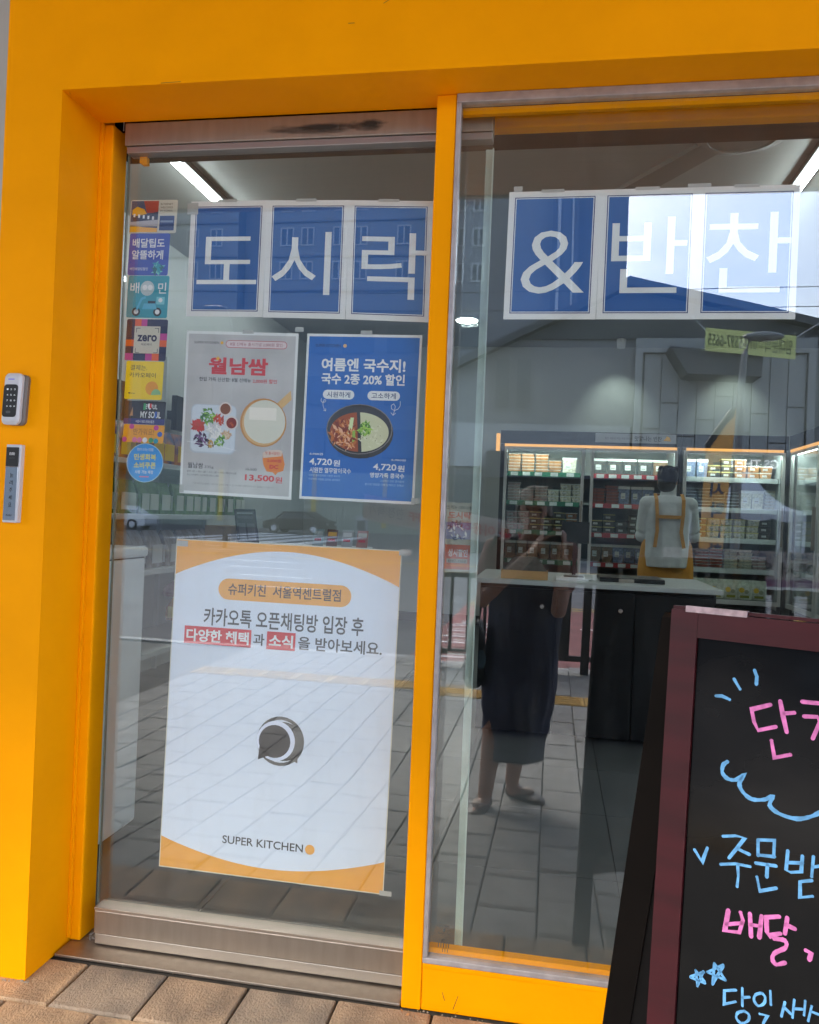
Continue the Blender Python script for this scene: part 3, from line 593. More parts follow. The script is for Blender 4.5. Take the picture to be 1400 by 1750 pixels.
for (u0, v0, u1, v1, m) in ((.2, 0, .36, .17, 'o'), (.36, 0, .5, .17, 'p'), (0, .5, .2, .66, 'o'), (.83, .34, 1, .5, 'p'), (.83, .5, 1, .66, 'o'), (0, .83, .2, 1, 'p'), (.5, .83, .66, 1, 'p'), (.66, .83, .83, 1, 'o')): s.rect(u0, v0, u1, v1, M2('check_orange', '#e8621c') if m == 'o' else PNK, 1)
s.rect(.2, .17, .83, .83, CREAM, 2); s.text('zero', .28, .38, .76, .54, NV, 3, .03); s.text('제로페이', .38, .58, .64, .64, NV, 3)
for (a, b) in (((.25, .27), (1, 1)), ((.79, .27), (-1, 1)), ((.25, .76), (1, -1)), ((.79, .76), (-1, -1))): s.line([(a[0]+.09*b[0], a[1]-.05*b[1]), (a[0], a[1]-.05*b[1]), (a[0], a[1]+.05*b[1])], .0014, NV, 3)
s.done()
s = sticker((-1.118, 1.5295), .106, .100, KY, 'bright yellow payment sticker between the checked and the black one'); s.text('결제는.', .12, .10, .56, .24, INKK, 1); s.text('카카오페이', .10, .30, .80, .43, INKK, 1); s.text('●pay', .10, .82, .28, .87, INKK, 1)
s.disc(.72, .70, .17, M2('plain_orange', '#eaa228'), 2); s.disc(.84, .88, .13, M2('plain_green', '#8fbf8a'), 3, t0=pi, t1=2*pi, rv=.16); s.done()
s = sticker((-1.117, 1.4255), .115, .061, M2('near_black', '#20222c'), 'black sticker with colourful Seoul my soul lettering'); s.text('SE♥UL', .46, .10, .80, .38, WP, 1, .02); s.text('MY SOUL', .40, .44, .90, .72, WP, 1, .02); s.rect(0, .76, 1, 1, M2('indigo', '#2c2f7a'), 1); s.text('서울시 대표 관광상품권', .3, .82, .75, .94, WP, 2); s.poly([(.14, .65), (.2, .25), (.22, .65)], M2('tower_gold', '#b98a5a'), 1)
s.rect(.46, .1, .52, .38, M2('stk_green', '#3aa060'), 2); s.rect(.61, .1, .66, .3, REDI, 2); s.rect(.75, .44, .80, .72, M2('stk_blue', '#3a66c0'), 2); s.done()
s = sticker((-1.118, 1.3635), .115, .047, M2('amber', '#eda81e'), 'amber sticker with pink balloons just under the black one'); s.text('반가워요!', .25, .2, .75, .58, M2('amber_dark', '#a0661c'), 1); 
for (u, v, m) in ((.2, .12, PNK), (.8, .15, PNK), (.9, .5, M2('stk_blue', 0)), (.05, .85, PNK), (.3, .85, M2('stk_pink', '#e07aa8')), (.42, .85, M2('stk_pink', 0)), (.55, .85, WP), (.7, .85, M2('stk_green', 0)), (.82, .88, TEAL)): s.disc(u, v, .06, m, 2)
s.done()
s = Sheet((-1.106, Z0, 1.314), (-1.003, Z0, 1.314), (-1.106, Z0, 1.212), (0, -1, 0), th=.0003)
s.base('sticker', M2('sticker_rim', '#bcd8ea'), poly=[(.5+.5*cos(k*pi/20), .5+.5*sin(k*pi/20)) for k in range(40)]); tag(s.o, 'round light blue coupon sticker, lowest on the door edge', 'sticker', 'stickers down the door edge')
s.disc(.5, .5, .48, M2('sky_blue', '#379be8'), 1, 'background'); s.text('민생회복', .2, .27, .8, .43, M2('lemon', '#f0e46a'), 2, .025); s.text('소비쿠폰', .2, .48, .8, .64, M2('lemon', 0), 2, .025); s.text('사용 가능 매장', .24, .69, .74, .78, WP, 2, .01); s.text('정부가 드리는 마중물', .28, .12, .72, .2, WP, 2); s.rect(.36, .84, .62, .87, M2('stk_pink', 0), 2); s.done()
# poster behind the window, on the overlapping part of the door
s = Sheet((-.2595, .0155, 1.190), (-.196, .0155, 1.190), (-.2595, .0155, 1.018), (0, -1, 0)); tag(s.base('event_poster', M2('poster_beige', (.52, .48, .38))), 'narrow cream and orange sale poster seen behind the window beside the post', 'poster')
s.text('전 메뉴 1300 LHJ', .02, .04, .98, .10, INKK, 1); s.text('도시락', .1, .13, .98, .23, M2('sale_orange', '#cf5a24'), 1, .03); s.rect(.0, .28, 1, .52, M2('photo_blue', '#8a8cb0'), 1)
s.blob(.5, .40, .4, [WP, M2('photo_brown', '#7a5a48'), M2('photo_navy', '#3a3a66')], 40, .09, 2); s.rect(0, .60, 1, .95, M2('sale_orange', 0), 1); s.text('상시할인', .15, .66, .9, .77, WP, 2, .02); s.rect(.1, .80, .9, .86, M2('poster_beige', 0), 2); s.text('6487-1668', .15, .81, .85, .85, INKK, 3); s.done()

# ------------------------------------------------------------------ keypad and push button on the pillar
kp = thing('door_keypad', 'silver and black numeric keypad screwed to the yellow pillar', 'keypad', (-1.29, -.19, 1.333))
def slab(cx, cz, w, h, y0, y1, r, tilt=0, b=.004):
    n = []
    for (sx, sz, t0) in ((1, 1, 0), (-1, 1, pi/2), (-1, -1, pi), (1, -1, 1.5*pi)):
        for k in range(6): t = t0+k*pi/10; n.append((sx*(w/2-r)+r*cos(t), sz*(h/2-r)+r*sin(t)))
    rings = []
    for (y, f) in ((y0, 1), (y1+b, 1), (y1, 1-b/ (w/2))):
        rings.append([(cx+x*f+z*f*tilt, y, cz+z*(1-(1-f)*.5)) for x, z in n])
    return MB().loft(rings)
SIL = mat('silver_plastic', (.56, .56, .58), .35)
put('back_plate', slab(-1.284, 1.394, .050, .122, -.19, -.202, .012, .05), mat('grey_plastic', (.16, .13, .11), .5), kp)
put('body', slab(-1.290, 1.395, .047, .124, -.202, -.216, .013, .05, .006), SIL, kp, smooth=False)
put('key_face', slab(-1.2905, 1.390, .037, .078, -.216, -.2185, .008, .05, .001), BLACK, kp)
put('status_light', MB().box((-1.297, -.2165, 1.4405), (-1.281, -.2172, 1.4425)), M2('status_violet', '#5a5ad8'), kp)
for i, ch in enumerate('123456789*0#'):
    cx = -1.2985+(i % 3)*.0095+.002; cz = 1.417-(i//3)*.0135
    s = Sheet((cx-.0022, -.2189, cz+.002), (cx+.0022, -.2189, cz+.002), (cx-.0022, -.2189, cz-.002), (0, -1, 0)); v, f = text_mesh(ch)
    put('key_digit', MB().add([s.p(a, 1-b) for a, b in v], f), WP, kp)
put('call_button', slab(-1.293, 1.3625, .012, .006, -.2185, -.2195, .0025, .0, .0005), M2('button_grey', '#4a4a4c'), kp)
pb = thing('push_button', 'tall slim steel automatic door push button below the keypad', 'door button', (-1.286, -.19, 1.098))
put('body', slab(-1.286, 1.192, .040, .188, -.19, -.204, .002, .02, .0015), SIL, pb)
put('face_plate', slab(-1.288, 1.168, .033, .130, -.204, -.2055, .001, .02, .0005), mat('polished_steel', (.6, .6, .6), .08, metal=1), pb)
put('sensor_window', slab(-1.2865, 1.2565, .033, .046, -.204, -.2058, .001, .02, .0005), BLACK, pb)
s = Sheet((-1.30, -.2062, 1.278), (-1.272, -.2062, 1.278), (-1.304, -.2062, 1.10), (0, -1, 0)); s.b = {}
s.o = pb; B5 = s.b
s.text('自動', .25, .06, .75, .10, WP, 1); s.text('AUTO', .25, .125, .75, .15, M2('button_grey', 0), 1)
for i, c in enumerate('눌러주세요'): s.text(c, .40, .34+i*.1, .68, .40+i*.1, INKK, 1)
s.text('PUSH', .25, .90, .75, .925, INKK, 1); s.done()

# ------------------------------------------------------------------ A-frame chalkboard
P0 = Vector((.1550558, -.88, 1.04806039)); RB = Vector((.90630779, -.42261826, 0)); DB = Vector((-.02948036, -.06322084, -.99756405)); NB = RB.cross(DB).normalized()
if NB.y > 0: NB = -NB
MAR = mat('maroon_wood', (.040, .0032, .0055), .4, amt=.3, scale=5, stretch=(1, 1, 6), spec=.3)
MARB = mat('maroon_worn', (.42, .30, .31), .5, amt=.4, scale=60)
cb = thing('sandwich_board', 'maroon framed black sandwich board with pink and blue handwriting', 'chalkboard', (P0.x, P0.y-.05, -.17))
def bslab(a0, b0, a1, b1, t0, t1, ext=None):   # along board axes: right, down, towards viewer
    q = [P0+RB*a+DB*b+NB*t0 for a, b in ((a0, b0), (a1, b0), (a1, b1), (a0, b1))]; return MB().prism(q, NB*(t1-t0))
H = 1.20; Wd = .62
put('stile', bslab(0, 0, .0335, H, -.020, 0), MAR, cb); put('stile', bslab(Wd-.0335, 0, Wd, H, -.020, 0), MAR, cb)
put('top_rail', bslab(.0337, 0.001, Wd-.0337, .0335, -.020, -.0005), MAR, cb); put('bottom_rail', bslab(.0337, 1.03, Wd-.0337, 1.0635, -.020, -.0005), MAR, cb)
put('top_edge', bslab(.001, -.0045, Wd, -.0002, -.022, -.004), MAR, cb)
put('worn_paint', bslab(.018, -.0056, .092, .0022, -.012, .0006), MARB, cb)
put('blackboard', bslab(.0337, .0337, Wd-.0337, 1.0298, -.012, -.006), mat('blackboard_gloss', (.0018, .0018, .002), .09, col2=(.016, .014, .012), scale=3.5, stretch=(1, 1, 2.5), lo=.45, hi=.85, spec=.2), cb)
# rear frame, hinged at the top
Q0 = Vector((.150, -.862, 1.038)); QD = (Vector((.097, -.44, -.06))-Q0); QL = QD.length; QD.normalize(); QN = RB.cross(QD).normalized()
if QN.y > 0: QN = -QN
DKW = mat('dark_stained_wood', (.006, .004, .003), .6, amt=.3, scale=8, spec=.12)
def qslab(a0, b0, a1, b1, t0, t1):
    q = [Q0+RB*a+QD*b+QN*t0 for a, b in ((a0, b0), (a1, b0), (a1, b1), (a0, b1))]; return MB().prism(q, QN*(t1-t0))
put('rear_leg', qslab(-.004, 0.004, .040, QL, -.016, 0), DKW, cb); put('rear_leg', qslab(Wd-.04, 0.004, Wd, QL, -.016, 0), DKW, cb)
put('rear_rail', qslab(.0402, .86, Wd-.0402, .90, -.016, 0), DKW, cb); put('rear_rail', qslab(.0402, .01, Wd-.0402, .045, -.016, 0), DKW, cb)
put('rear_panel', qslab(.0402, .0452, Wd-.0402, .8598, -.010, -.004), mat('rear_panel_dark', (.006, .005, .005), .5, spec=.15), cb)
put('hinge', MB().tube([P0+RB*.02+Vector((0, .006, -.004)), P0+RB*.06+Vector((0, .006, -.004))], .004, 8), STEEL, cb)
ST = __import__('json').loads('''{"blue":[[[0.0598,0.1027],[0.0667,0.1016],[0.0759,0.1045]],[[0.08,0.0789],[0.0838,0.0847],[0.0875,0.0899]],[[0.103,0.0649],[0.1061,0.0722],[0.1059,0.0814]],[[0.0773,0.1801],[0.0727,0.1853],[0.0725,0.1945],[0.079,0.2002],[0.0886,0.1995],[0.0976,0.192],[0.0928,0.2028],[0.0973,0.2122],[0.1076,0.2182],[0.1213,0.2158],[0.1308,0.2102],[0.1281,0.221],[0.1387,0.228],[0.1577,0.2295],[0.1729,0.2232],[0.1818,0.2164]],[[0.0446,0.2946],[0.0545,0.3068],[0.0597,0.2885]],[[0.0774,0.2699],[0.0914,0.2657],[0.1022,0.2657],[0.0942,0.2795],[0.0855,0.2935]],[[0.0942,0.2801],[0.101,0.2818],[0.1084,0.2833]],[[0.0765,0.3036],[0.0932,0.2984],[0.1098,0.2972]],[[0.0959,0.299],[0.0973,0.3123],[0.0966,0.3242]],[[0.1172,0.2639],[0.1182,0.282]],[[0.1172,0.2639],[0.1352,0.26],[0.1354,0.2781]],[[0.1181,0.2814],[0.1361,0.2786]],[[0.116,0.2914],[0.1385,0.2887]],[[0.129,0.29],[0.129,0.3041]],[[0.1182,0.3072],[0.1222,0.3222],[0.1398,0.3138]],[[0.1502,0.2682],[0.1494,0.2904],[0.1545,0.2916],[0.1655,0.2879],[0.1659,0.27]],[[0.1502,0.2815],[0.1662,0.2778]],[[0.1774,0.2676],[0.1766,0.2901]],[[0.1773,0.2794],[0.1856,0.2758]],[[0.1768,0.2946],[0.1648,0.2993],[0.1656,0.3169],[0.1782,0.3119]],[[0.0542,0.4368],[0.0573,0.4531]],[[0.0542,0.4368],[0.0652,0.4461]],[[0.0485,0.4464],[0.0639,0.4356]],[[0.0485,0.4471],[0.066,0.4479]],[[0.0573,0.4544],[0.0632,0.4351]],[[0.0755,0.4213],[0.0748,0.4462]],[[0.0755,0.4213],[0.0892,0.4364]],[[0.068,0.4342],[0.0856,0.4199]],[[0.068,0.4342],[0.0892,0.4364]],[[0.0748,0.4455],[0.0857,0.4213]],[[0.1016,0.4435],[0.0886,0.4488],[0.0894,0.4641],[0.1017,0.4569]],[[0.1086,0.439],[0.1097,0.4587]],[[0.1092,0.4495],[0.1169,0.4461]],[[0.1119,0.4639],[0.1049,0.4685],[0.104,0.4755],[0.1101,0.4786],[0.117,0.4727],[0.1173,0.4659],[0.1119,0.4639]],[[0.13,0.4367],[0.1237,0.4409],[0.1221,0.4475],[0.1269,0.4524],[0.1331,0.4475],[0.134,0.4399],[0.13,0.4367]],[[0.1392,0.4314],[0.1406,0.4461]],[[0.1293,0.4608],[0.1375,0.4597],[0.1335,0.4697]],[[0.1553,0.4381],[0.1524,0.4548]],[[0.1543,0.4437],[0.162,0.4486]],[[0.1649,0.432],[0.164,0.4518]],[[0.1653,0.4416],[0.1738,0.4391]],[[0.1763,0.4292],[0.1758,0.4448]],[[0.1831,0.4325],[0.1803,0.4495]],[[0.1828,0.4383],[0.1918,0.4388]]],"pink":[[[0.1229,0.1032],[0.1021,0.1122],[0.1055,0.1263],[0.1107,0.1358],[0.13,0.1282]],[[0.1336,0.0973],[0.1377,0.1145],[0.1424,0.1321]],[[0.1394,0.1107],[0.1495,0.1083]],[[0.1263,0.1454],[0.1305,0.1645],[0.1474,0.1577]],[[0.1576,0.094],[0.1762,0.093]],[[0.1603,0.1106],[0.1745,0.1088],[0.1772,0.1143],[0.1707,0.1343]],[[0.0881,0.3548],[0.0854,0.3797],[0.102,0.3764],[0.1052,0.3612],[0.1021,0.3533]],[[0.087,0.3716],[0.1041,0.3649]],[[0.1126,0.3515],[0.1152,0.377]],[[0.1256,0.3502],[0.1243,0.3754]],[[0.1145,0.3637],[0.1242,0.362]],[[0.1445,0.345],[0.1307,0.3499],[0.1322,0.3662],[0.1355,0.3698],[0.1466,0.3636]],[[0.1532,0.3437],[0.1516,0.362]],[[0.1523,0.3519],[0.1618,0.3535]],[[0.1407,0.3714],[0.152,0.3698],[0.153,0.3774],[0.1415,0.3877],[0.14,0.3955],[0.144,0.3995],[0.1532,0.3944]],[[0.1744,0.3736],[0.1799,0.375],[0.1784,0.3826]]]}''')
BLU = mat('blue_chalk_pen', (.115, .33, .57), .7, amt=.28, scale=90); PKP = mat('pink_chalk_pen', (.60, .15, .38), .7, amt=.28, scale=90)
PKL = [[[.163, .1006], [.168, .1006]]]
for col, m, w in (('blue', BLU, .0037), ('pink', PKP, .0046)):
    for st in ST[col]:
        # smooth the longer curves a little
        pts = [Vector((a, b)) for a, b in st]
        if len(pts) > 6:
            q = []
            for i in range(len(pts)-1):
                p0 = pts[max(i-1, 0)]; p1 = pts[i]; p2 = pts[i+1]; p3 = pts[min(i+2, len(pts)-1)]
                for k in range(4):
                    t = k/4; q.append(.5*((2*p1)+(-p0+p2)*t+(2*p0-5*p1+4*p2-p3)*t*t+(-p0+3*p1-3*p2+p3)*t**3))
            q.append(pts[-1]); pts = q
        big = w*(1.25 if (len(st) > 12) else (1.0 if st[0][1] < .40 else .8))
        mb = MB(); n = len(pts)
        poly = []
        Lf = []; Rt = []
        for i, p in enumerate(pts):
            d = (pts[min(i+1, n-1)]-pts[max(i-1, 0)]).normalized(); nn = Vector((-d.y, d.x)); ww = big/2*(1+.10*sin(i*2.3+st[0][0]*90)+.14*sin(i*.9+st[0][1]*200))
            # mitre at sharp corners
            if 0 < i < n-1:
                d1 = (p-pts[i-1]).normalized(); d2 = (pts[i+1]-p).normalized(); c = max(.45, sqrt(max(0, (1+d1.dot(d2))/2))); ww /= c
            Lf.append(p+nn*ww); Rt.append(p-nn*ww)
        for k in range(n-1): mb.add([P0+RB*a.x+DB*a.y+NB*(-.0054) for a in (Lf[k], Lf[k+1], Rt[k+1], Rt[k])], [(0, 1, 2, 3)])
        for (p, d) in ((pts[0], pts[0]-pts[1]), (pts[-1], pts[-1]-pts[-2])):
            a0 = math.atan2(d.y, d.x); c = [p+Vector((cos(a0+t*pi/8), sin(a0+t*pi/8)))*big/2 for t in range(-4, 5)]
            mb.add([P0+RB*a.x+DB*a.y+NB*(-.0054) for a in c], [tuple(range(9))])
        put('handwriting', mb, m, cb)

# ------------------------------------------------------------------ things inside the shop
FRW = mat('fridge_frame_white', (.55, .56, .54), .35, metal=.2); FRD = mat('fridge_dark', '#16181a', .5); FRI = mat('fridge_inside', (.17, .20, .20), .6)
FOR = mat('fridge_orange', (.62, .27, .06), .4, emit=((1, .5, .15), .12)); GRS = mat('price_green', (.02, .16, .09), .5); RDS = mat('price_red', (.33, .03, .04), .5); TAGW = mat('price_tag', (.55, .6, .6), .4)
FGLOW = mat('fridge_added_glow', (1, 1, 1), .5, emit=((.85, 1, .95), 11.0))  # glow for the tubes added inside the fridges
def fridge(loc, Wf, doors, label, strips, rotz=0, header=True, depth=.75):
    """built with its front along local x, opening towards local -y"""
    t = thing('display_fridge', label, 'fridge', loc); t.rotation_euler.z = rotz; ORG[t.name] = Vector((0, 0, 0))
    d = depth
    put('cabinet', MB().box((0, d-.05, .1), (Wf, d, 2.0)).box((0, .02, .1), (.04, d-.051, 2.0)).box((Wf-.04, .02, .1), (Wf, d-.051, 2.0)).box((.041, .02, 1.90), (Wf-.041, d-.051, 2.0)).box((.041, .02, .1), (Wf-.041, d-.051, .42)), FRD, t)
    put('back_lining', MB().box((.041, d-.06, .421), (Wf-.041, d-.051, 1.899)), FRI, t)
    put('side_lining', MB().box((.0405, .03, .421), (.0445, d-.0605, 1.899)), mat('fridge_side_lining', (.34, .37, .37), .5), t); put('side_lining', MB().box((Wf-.0445, .03, .421), (Wf-.0405, d-.0605, 1.899)), mat('fridge_side_lining', 0), t)
    put('header', MB().box((0, -.03, 1.875), (Wf, .019, 2.0)), FRD, t)
    put('orange_band', MB().box((.04, -.034, 1.8505), (Wf-.04, -.005, 1.8745)), FOR, t)
    put('plinth', MB().box((0, 0, 0), (Wf, .5, .099)), FRD, t)
    for i, z in enumerate((.47, .74, .81+.19, 1.28, 1.55)):
        pass
    for z in (.50, .78, 1.06, 1.34, 1.62): put('shelf', MB().box((.042, .10, z-.02), (Wf-.042, d-.062, z)), mat('shelf_glass_grey', (.22, .25, .25), .3), t)
    for k, (a, b) in enumerate(doors):
        f = put('door', MB().box((a, -.028, .46), (a+.028, -.004, 1.85)).box((b-.028, -.028, .46), (b, -.004, 1.85)).box((a+.0281, -.028, .46), (b-.0281, -.004, .50)).box((a+.0281, -.028, 1.825), (b-.0281, -.004, 1.85)), FRW, t)
        put('pane', MB().box((a+.0285, -.018, .501), (b-.0285, -.012, 1.8245)), FRG, f)
        put('handle', MB().box((b-.022, -.055, 1.0), (b-.010, -.0285, 1.35)), STEEL, f)
        put('added_light_tube', MB().box((a+.03, .012, 1.832), (b-.03, .026, 1.843)), FGLOW, t)  # unseen tube behind the door's top bar, added to brighten the shelves
        sc_ = strips[k % len(strips)]
        for z in (.78, 1.06, 1.34, 1.62):
            put('price_strip', MB().box((a+.03, .085, z-.045), (b-.03, .0995, z)), sc_, t)
            x = a+.06
            while x < b-.12:
                put('price_tag', MB().box((x, .0835, z-.040), (x+.07, .0848, z-.006)), TAGW, t); x += random.choice((.115, .15))
    return t
F1 = (-.52, 5.90, 0)
fridge(F1, 1.66, [(.04, .79), (.85, 1.63)], 'tall two-door display fridge of side dishes with orange top band behind the counter', [GRS, RDS])
fridge((1.145, 5.90, 0), .92, [(.02, .90)], 'single-door display fridge right of the clerk at the end of the row', [TAGW])
fridge((2.10, 5.86, 0), 1.7, [(.04, .82), (.88, 1.66)], 'display fridge standing along the right wall', [TAGW], rotz=radians(-90))
sgn = Sheet((.36, 5.855, 1.992), (1.09, 5.855, 1.992), (.36, 5.855, 1.905), (0, -1, 0)); tag(sgn.base('fridge_sign', mat('sign_grey', (.42, .42, .43), .5)), 'pale grey name board on the fridge header', 'sign')
sgn.text('맛깔나는 반찬', .49, .25, .82, .78, INKK, 1, .01); sgn.text('좋은 재료로 매일 매일 만드는', .12, .42, .46, .66, DKG, 1); sgn.poly([(.84, .7), (.88, .2), (.92, .35), (.93, .75)], YLP, 1); sgn.done()
ob = put('orange_corner_light', MB().box((-.56, 5.82, 1.80), (-.525, 5.87, 1.965)), FOR); tag(ob, 'small orange light box at the left corner of the fridge header', 'light box')

# food packs on the fridge shelves
def tub(name, w, d, h, body, lid, content=None):
    t = bpy.data.objects.new(name, None); COL.objects.link(t); ORG[t.name] = Vector((0, 0, 0))
    put('body', MB().loft([[(sx*(w/2-.006), sy*(d/2-.006), 0) for sx, sy in ((-1, -1), (1, -1), (1, 1), (-1, 1))], [(sx*w/2, sy*d/2, h*.85) for sx, sy in ((-1, -1), (1, -1), (1, 1), (-1, 1))]]), body, t)
    put('lid', MB().box((-w/2-.003, -d/2-.003, h*.851), (w/2+.003, d/2+.003, h), bevel=.002), lid, t)
    if h > .04:
        put('label', MB().box((-w*.30, -d/2-.0022, h*.30), (w*.10, -d/2-.0012, h*.62)), mat('pack_label', (.58, .60, .58), .4), t); put('label_print', MB().box((-w*.26, -d/2-.0030, h*.38), (w*.04, -d/2-.0023, h*.43)), mat('pack_label_print', (.25, .24, .22), .5), t)
    return t
LID = [mat('lid_clear', (.62, .68, .66), .2), mat('lid_yellow', (.62, .56, .22), .35), mat('lid_white', (.66, .66, .64), .35), mat('lid_black', '#141414', .35), mat('lid_green', (.25, .42, .18), .4)]
BOD = [mat('dish_'+n, c, .4, amt=.35, scale=45) for n, c in (('red', (.30, .08, .05)), ('green', (.17, .24, .10)), ('brown', (.20, .13, .08)), ('cream', (.58, .57, .46)), ('orange', (.42, .20, .08)), ('dark', (.07, .075, .07)), ('blue', (.18, .23, .36)), ('pink', (.48, .36, .36)))]
protos = {}
names = {'side_dish_tub': (.105, .09, .058), 'food_tray': (.13, .02, .15), 'flat_tray': (.12, .10, .028), 'food_pouch': (.10, .05, .17)}
def proto(kind, bi, li):
    k = (kind, bi, li)
    if k not in protos:
        w, d, h = names[kind]; t = tub(kind, w, d, h, BOD[bi], LID[li]); protos[k] = [t, False]
    return protos[k]
def pack(kind, bi, li, loc, label, group, cat='food pack', rotz=0):
    p = proto(kind, bi, li)
    if not p[1]: r = p[0]; p[1] = True; r['label'] = label; r.location = loc; r.rotation_euler.z = rotz
    else: r = clone(p[0], loc, label, rotz=rotz)
    r['category'] = cat; r['group'] = group; return r
doorsx = [(-.45, .24, 'left fridge door', 0), (.36, 1.08, 'fridge behind the clerk', 1), (1.20, 2.0, 'fridge right of the clerk', 2)]
lv = [('lowest', .50), ('second lowest', .78), ('middle', 1.06), ('second highest', 1.34), ('top', 1.62)]
cn_ = 0
for (a, b, nm, dk) in doorsx:
    for li_, (ln, z) in enumerate(lv):
        if dk < 2 and li_ == 0: continue          # hidden behind the counter
        kind = ['food_pouch', 'food_pouch', 'side_dish_tub', 'side_dish_tub', 'food_tray'][li_] if dk != 2 else ['food_pouch', 'flat_tray', 'side_dish_tub', 'flat_tray', 'side_dish_tub'][li_]
        if dk == 1 and li_ == 3: kind = 'flat_tray'
        if dk == 2 and li_ == 0: continue
        NM = {'food_pouch': ('food pouches', 'upright food pouch'), 'side_dish_tub': ('side dish tubs', 'lidded side dish tub'), 'food_tray': ('clear trays', 'upright clear dish tray'), 'flat_tray': ('flat trays', 'flat stacked tray')}
        x = a; run = 0; kd = kind
        while x < b-.06:
            if run <= 0:
                run = random.randint(2, 4); kd = kind if random.random() < .62 else random.choice(['side_dish_tub', 'flat_tray', 'food_pouch', 'side_dish_tub'])
                bi = random.choice({0: (1, 3, 7, 4, 5), 1: (0, 5, 3, 2, 5), 2: (3, 4, 0, 7, 5)}[dk]); li2 = {'flat_tray': random.choice((3, 3, 0)) if dk == 1 else 0, 'food_tray': 0, 'food_pouch': 2}.get(kd, random.choice((0, 1, 2, 3)))
                if kd == 'food_pouch': bi = random.choice((6, 7, 3, 2, 5))
            w, d, h = names[kd]; n = {'side_dish_tub': random.choice((2, 3, 3)), 'flat_tray': random.choice((4, 5, 6)), 'food_tray': 1, 'food_pouch': 1}[kd]
            for k in range(n):
                pack(kd, bi, li2, (x+w/2+random.uniform(-.004, .004), 6.08+d/2+random.uniform(0, .02), z+k*(h+.002)), '%s on the %s shelf of the %s' % (NM[kd][1], ln, nm), '%s on the %s shelf of the %s' % (NM[kd][0], ln, nm), rotz=random.uniform(-.08, .08))
            x += w+random.uniform(.004, .014); run -= 1
# white and yellow packs at the foot of the right doors
PW = mat('pack_white', (.55, .60, .50), .35, amt=.25, scale=25); PY = mat('pack_yellow', (.75, .48, .03), .5); PG = mat('pack_olive', (.25, .27, .03), .5)
def pouchrow(xs, y, z, nm, group, sc=1.0, body=PW, ax=0):
    first = None
    for i, x in enumerate(xs):
        loc = (x, y, z) if ax == 0 else (y, x, z)
        if first is None:
            t = thing('snack_pack', nm, 'snack pack', loc, group); ORG[t.name] = Vector((0, 0, 0)); w, h, d = .068*sc, .17*sc, .03*sc
            R = []
            for (zz, ww, dd) in ((0, .92, .9), (.25, 1, 1.0), (.6, 1, .85), (.9, .96, .35), (1, .96, .06)):
                R.append([(sx*w*ww, sy*d*dd, zz*h) for sx, sy in ((-1, -.8), (-.6, -1), (.6, -1), (1, -.8), (1, .8), (.6, 1), (-.6, 1), (-1, .8))])
            b = put('bag', MB().loft(R), body, t)
            s = Sheet((-w*.6, -d*1.06, h*.62), (w*.7, -d*1.06, h*.62), (-w*.6, -d*1.06, h*.08), (0, -1, 0)); s.o = t; s.b = {}
            s.disc(.25, .25, .26, PY, 1, 'label_spot'); s.rect(.1, .75, .95, .98, PG, 1, 'label_band'); s.disc(.7, .4, .2, mat('pack_photo', (.30, .32, .22), .5), 1, 'label_photo'); s.done(); first = t
            if ax: t.rotation_euler.z = -pi/2
        else: clone(first, loc, nm, group, rotz=(random.uniform(-.12, .12)-(pi/2 if ax else 0)))
pouchrow([1.26+.125*k for k in range(6)], 6.02, .50, 'white and yellow food pack in the row low in the fridge right of the clerk', 'white and yellow packs low in the fridge right of the clerk', sc=1.05)
BR = mat('pack_brown', (.42, .24, .12), .4, amt=.3, scale=20)
pouchrow([5.6-.12*k for k in range(9)], 2.35, .50, 'tan food pack low in the fridge along the right wall', 'tan packs low in the right wall fridge', sc=1.0, body=BR, ax=1)
pouchrow([5.6-.14*k for k in range(8)], 2.35, 1.34, 'pale green food pack high in the fridge along the right wall', 'pale green packs high in the right wall fridge', sc=1.1, body=mat('pack_pale_green', (.35, .42, .33), .3, amt=.4, scale=30), ax=1)
pouchrow([5.6-.13*k for k in range(9)], 2.35, 1.06, 'cream food tub pack in the middle of the fridge along the right wall', 'cream packs in the middle of the right wall fridge', sc=.7, body=mat('pack_cream', (.55, .48, .36), .4, amt=.3, scale=25), ax=1)

# counter
ct = thing('counter', 'black cabinet counter with a pale worktop in the middle of the shop', 'counter', (.23, 2.6, 0))
CB = mat('counter_black', (.007, .008, .009), .4, spec=.2)
put('worktop', MB().box((-.40, 2.365, .812), (.86, 3.15, .838), bevel=.003), mat('worktop_pale', (.52, .55, .53), .3), ct)
put('carcass', MB().box((-.37, 2.44, .04), (.84, 3.1, .811)), CB, ct)
for i in range(3):
    a = -.37+i*.4035
    dd = put('cabinet_door', MB().box((a+.002, 2.418, .03), (a+.4005, 2.4395, .79), bevel=.002), CB, ct)
    put('lock', MB().tube([(a+.33, 2.417, .70), (a+.33, 2.405, .70)], .011, 14), mat('chrome', (.7, .7, .7), .15, metal=1), dd)
t = thing('pos_monitor', 'black point of sale screen on the counter seen from behind', 'monitor', (.13, 2.66, .838))
put('screen', MB().box((.05, 2.64, 1.035), (.20, 2.665, 1.155), bevel=.004), BLACK, t); put('stand', MB().box((.115, 2.65, .86), (.135, 2.67, 1.04)), BLACK, t); put('foot', MB().box((.07, 2.61, .8385), (.18, 2.72, .853), bevel=.003), BLACK, t)
t = thing('steel_tray', 'low dark glass-topped tray lying on the counter', 'tray', (.45, 2.7, .838)); put('body', MB().box((.26, 2.55, .8385), (.60, 2.85, .862), bevel=.003), BLACK, t); put('steel_edge', MB().box((.36, 2.545, .8385), (.44, 2.549, .858)), STEEL, t)
